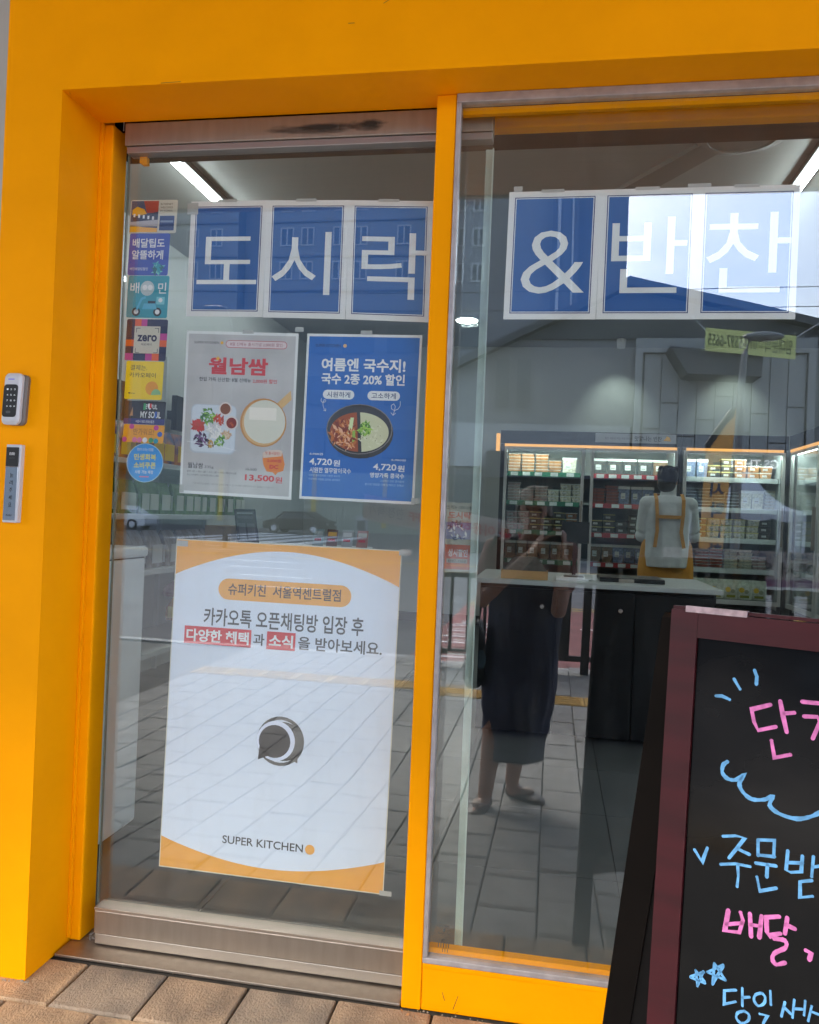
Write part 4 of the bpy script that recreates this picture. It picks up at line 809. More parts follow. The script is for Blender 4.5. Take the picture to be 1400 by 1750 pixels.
t = put('white_sheets', MB().box((.03, 2.5, .8385), (.20, 2.68, .846)).box((.05, 2.51, .8461), (.22, 2.66, .85)), PAPER); tag(t, 'loose stack of white paper sheets on the counter beside the screen', 'paper')
t = thing('napkin_box', 'shallow tan open box with a dark slanted lid on the left end of the counter', 'box', (-.14, 2.5, .838))
put('box', MB().box((-.262, 2.40, .8385), (-.015, 2.52, .885), bevel=.003), mat('tan_box', (.55, .32, .12), .6), t)
put('cover', MB().loft([[(-.255, 2.405, .8855), (-.022, 2.405, .8855), (-.022, 2.515, .8855), (-.255, 2.515, .8855)], [(-.20, 2.45, .955), (-.075, 2.45, .955), (-.075, 2.51, .955), (-.20, 2.51, .955)]]), mat('cover_grey', (.09, .10, .09), .4, amt=.3, scale=40), t)
for i, (x, c) in enumerate(((-.30, '#17345c'), (.0, '#b79a2c'), (.665, '#b98f28'), (.36, '#b98f28'))):
    pass
t = thing('menu_tablet', 'black framed price tablet leaning back on the kiosk table', 'tablet', (-1.29, 1.43, 1.0))
s = Sheet((-1.385, 1.44, 1.150), (-1.275, 1.41, 1.152), (-1.335, 1.37, 1.005), (.2, -.9, .3), th=.008); b_ = s.base('frame', BLACK); b_.parent = t; b_.location = b_.location-Vector((-1.29, 1.43, 1.0)); s.o = b_
s.rect(.06, .05, .94, .95, mat('tablet_screen', (.12, .12, .12), .2), 1, 'screen'); s.rect(.12, .1, .85, .14, TAGW, 2); s.rect(.12, .2, .85, .28, mat('tablet_grey', (.2, .2, .2), .4), 2); s.rect(.14, .42, .46, .9, mat('tablet_grey', 0), 2); s.rect(.54, .42, .88, .9, mat('tablet_grey', 0), 2); s.done()
put('stand', MB().box((-1.33, 1.44, 1.0), (-1.30, 1.50, 1.10)), BLACK, t)
t = thing('kiosk_table', 'narrow white table behind the notice on the door', 'table', (-1.1, 1.5, 0)); put('top', MB().box((-1.52, 1.32, .965), (-.82, 1.75, .999), bevel=.004), WHITE, t); put('body', MB().box((-1.20, 1.38, 0), (-.86, 1.7, .9645)), WHITE, t)
t = put('cardboard_box', MB().box((-1.50, 1.40, 1.0), (-1.38, 1.6, 1.075), bevel=.002), mat('cardboard', (.30, .22, .12), .8, amt=.15, scale=10)); tag(t, 'brown cardboard box beside the tablet on the kiosk table', 'box')
for i, (x, c, lb) in enumerate(((-1.02, (.35, .42, .42), 'pale blue leaflet standing left of the four on the kiosk table'), (-.955, (.22, .12, .10), 'dark patterned leaflet, second of the four on the kiosk table'), (-.885, (.5, .5, .5), 'white and red leaflet, third of the four on the kiosk table'), (-.815+.0, (.45, .18, .12), 'red topped leaflet at the right end of the four on the kiosk table'))):
    s = Sheet((x-.05, 1.62, 1.075), (x+.0, 1.62, 1.075), (x-.05, 1.60, 1.0), (0, -1, .1), th=.004); tag(s.base('leaflet', mat('leaflet_%d' % i, c, .5)), lb, 'leaflet', 'leaflets on the kiosk table'); s.rect(.15, .55, .8, .7, REDI, 1); s.rect(.1, .15, .9, .4, [TAGW, YLP, WP, CREAM][i], 1); s.done()

# white freezer just inside the door
t = thing('white_freezer', 'plain white freezer cabinet just inside the door at the left', 'freezer', (-1.9, .4, 0))
FZ = mat('freezer_white', (.78, .80, .80), .4)
put('body', MB().box((-2.3, .14, .03), (-1.425, .74, .965), bevel=.01), FZ, t); put('lid', MB().box((-2.31, .13, .968), (-1.418, .75, 1.005), bevel=.012), FZ, t); put('seal', MB().box((-2.29, .15, .964), (-1.43, .735, .969)), DARK, t)

# wall shelving at the left with bags
t = thing('wall_shelving', 'white shelving along the left wall of the shop', 'shelf unit', (-2.5, 3.0, 0))
SHW = mat('shelf_white', (.48, .5, .5), .5)
for z in (.30, .78, 1.10, 1.40): put('shelf', MB().box((-2.745, 1.9, z-.03), (-2.26, 4.2, z), bevel=.003), SHW, t)
for y in (1.9, 2.65, 3.4, 4.17):
    u = put('upright', MB().box((-2.748, y, 0), (-2.72, y+.03, 2.2)), SHW, t)
put('foot', MB().box((-2.3, 4.17, 0), (-2.27, 4.2, .27)), SHW, t)
def bag(name, cat, loc, w, h, d, body, label, group, face=None, facem=None):
    t = thing(name, label, cat, loc, group); ORG[t.name] = Vector((0, 0, 0)); R = []
    for (zz, ww, dd) in ((0, .94, .9), (.2, 1, 1.0), (.55, 1, .9), (.85, .97, .45), (1, .96, .05)):
        R.append([(sx*d*dd, sy*w*ww/2, zz*h) for sx, sy in ((-1, -.9), (-.7, -1), (.7, -1), (1, -.9), (1, .9), (.7, 1), (-.7, 1), (-1, .9))])
    put('bag', MB().loft(R), body, t)
    if facem: put('label_panel', MB().box((d*1.0+.001, -w*.35, h*.12), (d*1.0+.003, w*.35, h*.62)), facem, t); put('label_panel', MB().box((-d*.6, -w/2-.003, h*.12), (d*.6, -w/2-.001, h*.6)), facem, t)
    return t
def bagrow(name, cat, ys, x, z, w, h, d, body, label, group, facem=None):
    b = None
    for y in ys:
        if b is None: b = bag(name, cat, (x, y, z), w, h, d, body, label, group, facem=facem)
        else: clone(b, (x+random.uniform(-.02, .02), y, z), label, group, rotz=random.uniform(-.15, .15))
bagrow('snack_bag', 'snack bag', [2.0+.17*k for k in range(12)], -2.36, 1.40, .15, .20, .045, mat('bag_navy', (.03, .05, .16), .35, col2='#c87a1e', scale=9), 'navy and orange snack bag on the top wall shelf', 'navy and orange bags on the top wall shelf', PY)
bagrow('tea_bag_pack', 'food pack', [2.0+.14*k for k in range(15)], -2.36, 1.10, .12, .19, .04, mat('bag_green_white', (.10, .19, .05), .35, amt=.4, scale=20), 'green topped white pack on the second wall shelf', 'green and white packs on the second wall shelf', mat('pack_pale', (.58, .6, .52), .4))
bagrow('dried_food_bag', 'food bag', [2.0+.20*k for k in range(11)], -2.38, .78, .18, .22, .06, mat('bag_clear_grey', (.34, .33, .30), .3, col2='#6d5c48', scale=14), 'cloudy clear bag of dried food on the third wall shelf', 'cloudy bags on the third wall shelf', mat('bag_label_grey', (.5, .5, .48), .4))
bagrow('orange_pack', 'food pack', [3.0+.20*k for k in range(6)], -2.36, .42, .18, .15, .06, mat('bag_amber', (.60, .28, .03), .35, col2='#8a4a18', scale=8), 'amber pack with a small face on the lowest wall shelf', 'amber packs on the lowest wall shelf', mat('bag_yellow', (.7, .5, .08), .4))
bagrow('purple_pack', 'food pack', [3.0+.26*k for k in range(5)], -2.36, .575, .24, .10, .07, mat('bag_purple', (.14, .03, .10), .4, col2='#a8809a', scale=12), 'purple and lilac bag lying on the amber packs', 'purple bags on the lowest wall shelf')
b0 = None
for k in range(10):
    loc = (-2.35+(k % 2)*.0, 3.0+.125*(k//1), .30); lb = 'short white tub under the amber packs'
    if b0 is None:
        b0 = thing('white_tub', lb, 'tub', loc, 'white tubs on the lowest wall shelf'); ORG[b0.name] = Vector((0, 0, 0))
        put('tub', MB().lathe((0, 0, 0), [(.045, 0), (.052, .09)], 16), WHITE, b0); put('lid', MB().lathe((0, 0, .0905), [(.055, 0), (.055, .012), (.05, .015)], 16), mat('lid_peach', (.6, .42, .25), .4), b0)
    else: clone(b0, loc, lb)
for y, z, lb in ((2.5, 1.78, 'black wall screen seen in the gap left of the door stickers'), (3.5, 1.80, 'black wall screen seen just right of the door stickers')):
    t = thing('wall_screen', lb, 'screen', (-2.6, y, z)); put('screen', MB().box((-2.64, y-.17, z-.12), (-2.60, y+.17, z+.12), bevel=.004), BLACK, t); put('bracket', MB().box((-2.748, y-.03, z-.03), (-2.641, y+.03, z+.03)), DARK, t)

# ------------------------------------------------------------------ across the street (seen in the reflections)
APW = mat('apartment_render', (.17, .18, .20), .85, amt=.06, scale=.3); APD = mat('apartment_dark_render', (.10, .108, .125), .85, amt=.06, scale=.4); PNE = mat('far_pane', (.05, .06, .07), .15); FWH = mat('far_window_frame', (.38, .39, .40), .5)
ap = thing('apartment_block', 'long pale grey apartment block across the street mirrored in the door glass', 'building', (-20, -64, -.4))
put('wall', MB().box((-75, -64, -.42), (-27.3, -76, 42)).box((-27.3, -65.6, -.42), (-25, -76, 42)).box((-25, -64, -.42), (-10.6, -76, 42)).box((-10.6, -65.2, -.42), (-1.0, -76, 40)), APW, ap)
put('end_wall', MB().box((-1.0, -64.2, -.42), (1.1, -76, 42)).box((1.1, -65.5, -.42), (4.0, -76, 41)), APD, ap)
put('podium', MB().box((-75, -62.5, -.42), (-9.5, -63.99, 17.6)), mat('podium_grey', (.14, .145, .15), .85, amt=.08, scale=.3), ap)
w0 = None
def win(x, z, w, h, y, par, pan=2):
    f = put('window', MB().box((x-w/2, y, z), (x-w/2+.1, y+.09, z+h)).box((x+w/2-.1, y, z), (x+w/2, y+.09, z+h)).box((x-.05, y, z), (x+.05, y+.08, z+h)).box((x-w/2+.1, y, z), (x+w/2-.1, y+.09, z+.1)).box((x-w/2+.1, y, z+h-.1), (x+w/2-.1, y+.09, z+h)), FWH, par)
    put('pane', MB().box((x-w/2+.1, y+.005, z+.1), (x+w/2-.1, y+.03, z+h-.1)), PNE, f)
for r_ in range(8):
    z = 20.6+r_*2.85-2.85*0
    for x in (-31.5, -29.3, -23.0, -21.2, -18.4, -16.6, -13.0): win(x, z, 1.15, 1.55, -64, ap)
    for x in (-8.6, -6.9): win(x, z, 1.05, 1.5, -65.2, ap)
for x in (-33.5, -29.8, -23.5, -19.8, -16.1, -12.4):
    for z in (14.0, 9.8, 5.6): put('podium_opening', MB().box((x-1.3, -62.49, z), (x+1.3, -62.40, z+2.3)), PNE, ap)
for x, z in ((-7.4, 11.6), (-7.4, 15.0), (-4.2, 12.0)): put('opening', MB().box((x-1.2, -65.19, z), (x+1.2, -65.1, z+2.4)), PNE, ap)
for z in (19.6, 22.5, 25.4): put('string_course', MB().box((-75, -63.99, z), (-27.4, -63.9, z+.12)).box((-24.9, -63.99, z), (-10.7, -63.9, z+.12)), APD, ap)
put('drain_pipe', MB().box((-.6, -64.19, 0), (-.35, -64.05, 40)), FWH, ap); put('drain_pipe', MB().box((.55, -64.19, 0), (.7, -64.05, 40)), FWH, ap)
tb = thing('apartment_tower', 'taller apartment tower end with narrow windows standing against the sky', 'building', (6, -93, -.4))
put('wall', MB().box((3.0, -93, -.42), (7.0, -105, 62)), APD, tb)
for k in range(16):
    put('window', MB().box((4.0, -92.99, 20+k*2.8), (4.9, -92.9, 21.4+k*2.8)), FWH, tb); put('window', MB().box((5.2, -92.99, 20+k*2.8), (5.6, -92.9, 21.9+k*2.8)), PNE, tb)
gh = thing('gabled_hall', 'dark gable-roofed grey hall across the street with a panelled front', 'building', (4, -34, -.4))
HG = mat('hall_grey', (.17, .175, .18), .8, amt=.08, scale=.5); HD = mat('hall_roof_dark', (.045, .05, .058), .6); HL = mat('hall_panel', (.27, .28, .275), .6, amt=.05, scale=2)
put('wall', MB().prism([(-4.6, -34.2, -.42), (16.5, -34.2, -.42), (16.5, -34.2, 7.9), (2.79, -34.2, 11.2), (-4.6, -34.2, 7.6)], (0, -13, 0)), HG, gh)
put('roof', MB().prism([(-4.9, -33.6, 7.4), (2.79, -33.6, 11.25), (17, -33.6, 7.75), (17, -33.6, 8.05), (2.79, -33.6, 11.62), (-4.9, -33.6, 7.75)], (0, -14, 0)), HD, gh)
put('gable_infill', MB().prism([(-1.6, -34.19, 9.0), (6.5, -34.19, 9.0), (12.0, -34.19, 8.9), (2.79, -34.19, 11.15)], (0, .1, 0)), HD, gh)
put('recess_frame', MB().box((3.2, -34.19, 3.9), (3.5, -33.9, 9.0)).box((3.5, -34.19, 8.4), (10.4, -33.9, 9.0)).box((10.1, -34.19, 3.9), (10.4, -33.9, 8.39)), HL, gh)
x = 3.6
for i in range(9):
    cut = (5.2, 6.3, 4.9, 5.6, 6.6, 5.1, 5.9, 4.7, 6.2)[i]
    put('wall_panel', MB().box((x, -34.15, 4.1), (x+.68, -34.05, cut-.03)), HL, gh); put('wall_panel', MB().box((x, -34.15, cut+.03), (x+.68, -34.05, 8.35)), HL, gh); x += .72
put('entrance_canopy', MB().prism([(4.4, -33.9, 8.35), (7.9, -33.9, 8.0), (7.9, -33.9, 7.15), (5.1, -33.9, 7.25)], (0, 1.6, 0)), HD, gh)
for x, z in ((-2.4, 6.2), (-1.5, 6.2)): put('window', MB().box((x-.28, -34.19, z-.2), (x+.28, -34.1, z+1.9)), PNE, gh)
put('low_band', MB().box((-4.6, -34.19, 3.4), (3.1, -34.0, 5.3)), mat('hall_band', (.30, .31, .31), .7), gh)
put('store_fascia', MB().box((-2.9, -33.9, 2.9), (16.5, -33.2, 4.05)), HD, gh)
put('store_front', MB().box((-2.9, -33.89, -.41), (16.5, -33.6, 2.89)), mat('store_dark_glass', (.02, .03, .03), .15), gh)
put('garage_shutter', MB().box((-4.5, -34.19, -.41), (-3.0, -33.95, 3.0)), mat('shutter_dark', (.07, .08, .08), .6), gh)
def outsign(name, x0, x1, z0, z1, y, base, label, cat, parent=None, tilt=0, grp=None):
    # faces the shop: its left edge is at the larger x
    s = Sheet((x1, y, z1), (x0, y, z1+tilt), (x1, y, z0), (0, 1, 0), th=.01, step=.004); o = s.base(name, base)
    tag(o, label, cat, grp); return s
s = outsign('store_sign', 5.7, 9.0, 3.45, 4.0, -33.18, HD, 'dark store sign with white letters over the shop across the street', 'sign'); s.text('GS THE FRESH', .04, .15, .96, .8, mat('sign_white', (.75, .78, .78), .5, emit=((1, 1, 1), .25)), 1, .02); s.done()
s = outsign('hanging_banner', 5.65, 9.05, 7.75, 8.65, -32.0, mat('banner_yellow', (.55, .58, .20), .7), 'yellow rental banner with a phone number strung over the hall front', 'banner', tilt=.35)
s.text('임대문의', .04, .18, .34, .82, mat('banner_ink', (.10, .12, .04), .7), 1, .02); s.text('☎', .36, .35, .41, .65, mat('banner_ink', 0), 1); s.text('010-5597-6655', .43, .22, .97, .78, mat('banner_ink', 0), 1, .02); s.done()
put('rope', MB().tube([(9.05, -32.0, 8.6), (11.5, -32.5, 10.2)], .02, 5).tube([(5.65, -32, 8.9), (5.2, -32.5, 9.6)], .02, 5), FWH, s.o)
# white tent
tn = thing('white_tent', 'white peaked canopy tent standing in front of the store', 'tent', (6.3, -28, -.4))
TW = mat('tent_white', (.40, .41, .44), .6, amt=.04, scale=2)
def tent(cx, cy, hw, ez, az):
    R = []; N = 8
    for i in range(9):
        t = i/8; k = hw*(1-t)**1.0; z = ez+(az-ez)*(t**1.9)
        ring = []
        for j in range(32):
            a = 2*pi*j/32; c, s_ = cos(a), sin(a); m = 1/max(abs(c), abs(s_)); ring.append((cx+k*c*m+.001*c, cy+k*s_*m+.001*s_, z))
        R.append(ring)
    return MB().loft(R)
put('roof_sheet', tent(6.5, -28, 1.55, 1.75, 3.25), TW, tn)
vb = MB()
for k in range(12):
    x0 = 4.95+k*3.1/12; x1 = x0+3.1/12; d0 = .22*abs(sin(pi*k/6*1.5))*.5; d1 = .22*abs(sin(pi*(k+1)/6*1.5))*.5
    vb.add([(x0, -26.44, 1.75), (x1, -26.44, 1.75), (x1, -26.44, 1.5-d1), (x0, -26.44, 1.5-d0)], [(0, 1, 2, 3)])
put('valance', vb, TW, tn)
for x, y in ((4.98, -26.47), (8.02, -26.47), (4.98, -29.5), (8.02, -29.5)): put('leg', MB().box((x-.05, y-.05, -.415), (x+.05, y+.05, 1.75)), TW, tn)
put('side_curtain', MB().box((7.6, -26.6, -.4), (7.95, -26.5, 1.6)), TW, tn)
# feather flag
fg = thing('feather_flag', 'tall orange advertising flag with dark lettering on a black pole', 'flag', (4.85, -22, -.415))
FO = mat('flag_orange', (.62, .30, .07), .7, amt=.1, scale=2)
fp = [(4.02, -22, .15), (4.62, -22, .10), (4.84, -22, 3.9), (4.86, -22, 4.45), (4.62, -22, 4.15), (4.30, -22, 3.62), (4.12, -22, 3.3)]
put('banner_cloth', MB().prism(fp, (0, .03, 0)), FO, fg)
put('pole', MB().tube([(4.70, -22, -.415), (4.80, -22, 1), (4.92, -22, 3.6), (4.90, -22, 4.5), (4.70, -22, 4.35), (4.35, -22, 3.80), (4.12, -22, 3.40)], .05, 8), BLACK, fg)
put('edge_band', MB().prism([(4.86, -22.01, 4.5), (4.60, -22.01, 4.25), (4.10, -22.01, 3.4), (4.10, -22.01, 3.15), (4.62, -22.01, 4.0), (4.80, -22.01, 4.2)], (0, .06, 0)), BLACK, fg)
for i, c in enumerate('도시락반찬'):
    s = Sheet((4.66, -21.965, 2.95-i*.55), (4.26, -21.965, 2.95-i*.55), (4.63, -21.965, 2.50-i*.55), (0, 1, 0), step=.003); s.o = fg; s.b = {}; s.text(c, .05, .05, .95, .95, mat('flag_ink', (.04, .05, .09), .7), 1, .03); s.done()
put('base', MB().box((4.45, -22.3, -.415), (4.95, -21.7, -.33)), BLACK, fg)
# street lamps
def lamp(x, y, h, arm, label):
    t = thing('street_lamp', label, 'street lamp', (x, y, -.415), 'street lamps'); LG = mat('lamp_grey', (.13, .14, .145), .5)
    put('pole', MB().tube([(x, y, -.415), (x, y, h*.8), (x+arm*.12, y, h*.93), (x+arm*.45, y, h), (x+arm, y, h*1.01)], [.10, .075, .06, .05, .04], 10), LG, t)
    put('lamp_head', MB().ball((x+arm*1.15, y, h*1.0), (.42, .16, .10), 14, 8), LG, t)
lamp(3.72, -16, 5.1, .35, 'dark slim lamp pole in front of the yellow banner')
lamp(-12.5, -28, 8.9, -.75, 'grey street lamp with a curved arm in front of the apartment block')
# guard rail along the kerb
RX0 = -1.25
gr = thing('guard_rail', 'black metal guard rail with wide slats along the kerb', 'fence', (0, -5.9, -.262))
BK = mat('rail_black', (.012, .012, .013), .4)
put('rail', MB().box((RX0, -5.93, .58), (6, -5.88, .63)), BK, gr); put('rail', MB().box((RX0, -5.93, -.14), (6, -5.88, -.09)), BK, gr)
x = RX0; i = 0
while x < 6:
    if i % 8 == 0: put('post', MB().box((x, -5.95, -.262), (x+.075, -5.87, .68)), BK, gr); x += .15
    elif x > -.35: put('slat', MB().box((x, -5.92, -.0895), (x+.19, -5.89, .5795)), BK, gr); x += .30
    else: put('slat', MB().box((x, -5.92, -.0895), (x+.03, -5.89, .5795)), BK, gr); x += .16
    i += 1
# banners strung along the rail and street
BW = mat('banner_white', (.50, .50, .56), .7); BP = mat('banner_purple', (.26, .12, .30), .7); BNI = mat('banner_blue_ink', (.05, .09, .26), .7); BKI = mat('banner_black_ink', (.06, .06, .09), .7); BRI = mat('banner_red_ink', (.50, .04, .08), .7)
s = outsign('street_banner', 1.0, 3.6, .66, .965, -5.84, BW, 'white banner with red and dark lettering and a purple lower edge on the guard rail', 'banner', grp='street banners')
s.rect(0, .80, 1, 1, BP, 1); s.text('모든 연령대의 한 가족이 만들어요 !!', .30, .06, .95, .22, BNI, 1); s.text('여기에서 일해', .38, .30, .76, .72, BKI, 1, .03); s.text('볼까?', .78, .30, .93, .72, BRI, 1, .03); s.rect(.02, .35, .33, .68, mat('banner_salmon', (.55, .2, .16), .7), 1); s.done()
s = Sheet((-.06, -5.84, 1.08), (-1.75, -5.5, 1.33), (-.06, -5.84, .84), (0, 1, 0), th=.008, step=.004); tag(s.base('street_banner', BW), 'pale lilac banner with red letters hanging left of the photographer', 'banner', 'street banners')
s.text('위치를 이용하세요 OFF', .05, .3, .75, .75, BRI, 1, .03); s.text('한정 특가', .78, .3, .97, .75, BNI, 1); s.done()
put('rope', MB().tube([(-.06, -5.84, 1.0), (.0, -5.9, .66)], .006, 5), BK, s.o)
t = thing('hoarding_fence', 'long pale green corrugated site fence far down the street', 'fence', (-15, -60, -.415))
HF = mat('hoarding_green', (.27, .31, .27), .7, amt=.08, scale=1)
for k in range(20):
    x = -34+k*1.6; mb = MB()
    for j in range(8): mb.box((x+j*.2, -60-.02*(j % 2), -.415), (x+j*.2+.198, -59.9-.05*(j % 2), 4.2))
    put('sheet', mb, HF, t)
for x in (-26.5, -18.6, -13.0, -7.2): put('yellow_stripe', MB().box((x, -59.88, 0), (x+.35, -59.84, 4.2)), mat('stripe_yellow', (.5, .38, .06), .7), t)
def car(x, y, body, label, rz=0, L=4.5, H=1.45):
    t = thing('parked_car', label, 'car', (x, y, -.415)); ORG[t.name] = Vector((0, 0, 0)); t.rotation_euler.z = rz; w = 1.8
    prof = [(-L/2, .35), (-L/2+.05, .75), (-L*.30, .92), (-L*.16, H-.03), (L*.18, H), (L*.36, .98), (L/2-.05, .85), (L/2, .4), (L/2-.1, .25), (-L/2+.1, .25)]
    put('body', MB().prism([(a, -w/2, b) for a, b in prof], (0, w, 0)), body, t)
    put('side_window', MB().prism([(-L*.26, w/2+.005, .95), (-L*.15, w/2+.005, H-.12), (L*.17, w/2+.005, H-.1), (L*.31, w/2+.005, .98)], (0, .01, 0)), PNE, t)
    for sx in (-1, 1):
        for sy in (-1, 1):
            wh = put('wheel', MB().tube([(sx*L*.31, sy*(w/2-.12), .32), (sx*L*.31, sy*(w/2+.03), .32)], .32, 18), BLACK, t); put('rim', MB().tube([(sx*L*.31, sy*(w/2+.031), .32), (sx*L*.31, sy*(w/2+.04), .32)], .2, 12), SIL, wh)
    for sy in (-1, 1): put('headlight', MB().box((L/2-.14, sy*.7-.15, .6), (L/2-.01, sy*.7+.15, .75)), FWH, t)
    return t
car(-16.4, -50, mat('car_black', (.01, .01, .012), .25), 'black car waiting far down the street before the green fence', rz=.1)
car(-26, -44, mat('car_white', (.6, .62, .64), .3), 'white car at the far left of the street', rz=0)
t = thing('ticket_box', 'small white roadside box beside the black car', 'box', (-12.2, -50, -.415)); put('body', MB().box((-12.6, -50.3, -.415), (-11.9, -49.8, .9)), FWH, t); put('panel', MB().box((-12.5, -49.79, 0), (-12.0, -49.75, .6)), PNE, t)

# ------------------------------------------------------------------ people
def fuse(name, blobs, vox, m, parent, smooth_it=4, org=None):
    """blobs: list of MB closed shapes -> one continuous skin"""
    mb = MB()
    for b in blobs: mb.add(b.v, b.f)
    me = bpy.data.meshes.new(name); me.from_pydata(mb.v, [], mb.f); 
    bm = bmesh.new(); bm.from_mesh(me); bmesh.ops.recalc_face_normals(bm, faces=bm.faces); bm.to_mesh(me); bm.free()
    o = bpy.data.objects.new(name, me); TS.collection.objects.link(o)
    r = o.modifiers.new('r', 'REMESH'); r.mode = 'VOXEL'; r.voxel_size = vox; r.use_smooth_shade = True
    sm_ = o.modifiers.new('s', 'SMOOTH'); sm_.iterations = smooth_it; sm_.factor = .5
    with bpy.context.temp_override(scene=TS, view_layer=TS.view_layers[0]):
        dg = bpy.context.evaluated_depsgraph_get(); out = bpy.data.meshes.new_from_object(o.evaluated_get(dg))
    bpy.data.objects.remove(o); bpy.data.meshes.remove(me)
    o3 = ORG[parent.name]
    for v in out.vertices: v.co -= o3
    out.materials.clear(); out.materials.append(m)
    for p in out.polygons: p.use_smooth = True
    ob = bpy.data.objects.new(name, out); COL.objects.link(ob); ob.parent = parent; ORG[ob.name] = o3
    return ob
def limb(pts, rs, n=14):
    q = []; r_ = []
    for i in range(len(pts)-1):
        a, b = Vector(pts[i]), Vector(pts[i+1]); k = 6
        for j in range(k): q.append(a.lerp(b, j/k)); r_.append(rs[i]+(rs[i+1]-rs[i])*j/k)
    q.append(Vector(pts[-1])); r_.append(rs[-1]); mb = MB()
    for i in range(0, len(q), 2): mb.ball(q[i], r_[i], 12, 8)
    return mb.tube(q, r_, n)
def ell(rings, n=28):  # (cx, cy, z, rx, ry, fold)
    R = []
    for (cx, cy, z, rx, ry, f) in rings:
        R.append([(cx+rx*(1+f*sin(a*7+z*9)+f*.6*sin(a*13-z*5))*cos(a), cy+ry*(1+f*sin(a*7+z*9)+f*.6*sin(a*13-z*5))*sin(a), z) for a in [2*pi*k/n for k in range(n)]])
    return MB().loft(R)
def hand(wrist, palm_end, side, curl, r=.0085):
    """palm plus four curled fingers and a thumb"""
    w, p = Vector(wrist), Vector(palm_end); d = (p-w).normalized(); s_ = Vector(side).normalized(); c = Vector(curl).normalized(); out = []
    pm = MB()
    for k in (-1.5, -.5, .5, 1.5): pm.tube([w+s_*k*.012, w.lerp(p, .5)+s_*k*.017, p+s_*k*.018], [.013, .014, .011], 8)
    out.append(pm); ln = (.060, .072, .068, .052)
    for i, k in enumerate((-1.5, -.5, .5, 1.5)):
        b = p+s_*k*.019; L = ln[i]; out.append(limb([b-d*.01, b+d*L*.42, b+d*L*.62+c*L*.35, b+d*L*.60+c*L*.75], [r+.001, r, r*.9, r*.8], 8))
    b = w.lerp(p, .35)-s_*.022; out.append(limb([b, b-s_*.020+d*.020+c*.008, b-s_*.020+d*.048+c*.022], [r+.003, r+.001, r*.95], 8))
    return out
SKIN = mat('skin', (.42, .22, .15), .5, amt=.06, scale=30); SKIN2 = mat('skin_tan', (.38, .20, .12), .5)
# photographer
ph = thing('person', 'person in a navy sleeveless dress over a dusty pink tee photographing the shop', 'person', (-.18, -2.2, -.26))
HX, HY, HZ = -.095, -2.205, 1.195
head = [MB().ball((HX, HY, HZ+.012), (.073, .090, .098), 24, 16), MB().ball((HX+.004, HY+.025, HZ-.045), (.052, .060, .058), 18, 12), MB().ball((HX+.006, HY+.098, HZ-.012), (.011, .014, .022), 10, 8), MB().ball((HX+.006, HY+.105, HZ-.028), (.015, .011, .009), 10, 8),
        MB().ball((HX+.006, HY+.086, HZ-.056), (.022, .010, .008), 10, 8), MB().ball((HX-.073, HY, HZ-.01), (.009, .020, .028), 10, 8), MB().ball((HX+.073, HY, HZ-.01), (.009, .020, .028), 10, 8), limb([(HX, HY-.01, HZ-.07), (-.10, -2.22, 1.02)], [.050, .055])]
torso = ell([(-.13, -2.24, .50, .165, .12, 0), (-.12, -2.235, .70, .14, .10, 0), (-.11, -2.23, .90, .155, .105, 0), (-.10, -2.225, 1.0, .165, .085, 0), (-.10, -2.225, 1.045, .10, .06, 0)])
shL, shR = (-.275, -2.22, .995), (.075, -2.225, .995); elL, elR = (-.325, -2.13, .76), (.04, -2.10, .735); wrL, wrR = (-.105, -2.035, .985), (.045, -2.055, .99)
arms = [limb([shL, elL, (wrL[0]-.03, wrL[1]-.02, wrL[2]-.03), wrL], [.048, .038, .028, .024]), limb([shR, elR, (wrR[0]+.012, wrR[1]-.02, wrR[2]-.04), wrR], [.048, .038, .028, .024]), limb([(-.10, -2.225, 1.01), shL], [.06, .05]), limb([(-.10, -2.225, 1.01), shR], [.06, .05])]
hands = hand(wrL, (-.058, -2.018, 1.055), (-.2, -1, .3), (.9, .35, .3))+hand(wrR, (.050, -2.020, 1.065), (.2, -1, .3), (-.9, .35, .3))
legs = [limb([(-.20, -2.24, .52), (-.245, -2.20, .17), (-.275, -2.15, -.18)], [.085, .058, .036]), limb([(-.07, -2.25, .52), (-.115, -2.27, .17), (-.155, -2.36, -.17)], [.085, .058, .036]),
        limb([(-.275, -2.15, -.18), (-.28, -2.13, -.215), (-.315, -2.02, -.235)], [.036, .030, .020]), limb([(-.155, -2.36, -.17), (-.15, -2.35, -.215), (-.05, -2.30, -.235)], [.036, .030, .020])]
fuse('body', head+[torso]+arms+hands+legs, .006, SKIN, ph)
for sx in (-1, 1):
    e = put('eye', MB().ball((HX+.006+sx*.028, HY+.079, HZ+.008), (.011, .008, .007), 10, 8), mat('eye_dark', (.05, .03, .02), .2), ph, smooth=True)
    put('eyebrow', MB().tube([(HX+.006+sx*.012, HY+.092, HZ+.028), (HX+.006+sx*.030, HY+.089, HZ+.032), (HX+.006+sx*.045, HY+.080, HZ+.026)], .003, 6), mat('brow', (.04, .03, .03), .8), ph)
put('lips', MB().ball((HX+.006, HY+.093, HZ-.057), (.020, .006, .006), 12, 8), mat('lips', (.40, .12, .10), .4), ph, smooth=True)
HR = mat('grey_hair', (.15, .14, .135), .6, amt=.5, scale=70, bump=.6, stretch=(1, 1, .3))
hairb = [MB().ball((HX, HY-.018, HZ+.036), (.086, .096, .092), 22, 14), MB().ball((HX, HY-.05, HZ-.01), (.080, .068, .085), 18, 12), MB().ball((HX-.07, HY-.01, HZ+.0), (.02, .045, .06), 12, 8), MB().ball((HX+.07, HY-.01, HZ+.0), (.02, .045, .06), 12, 8)]
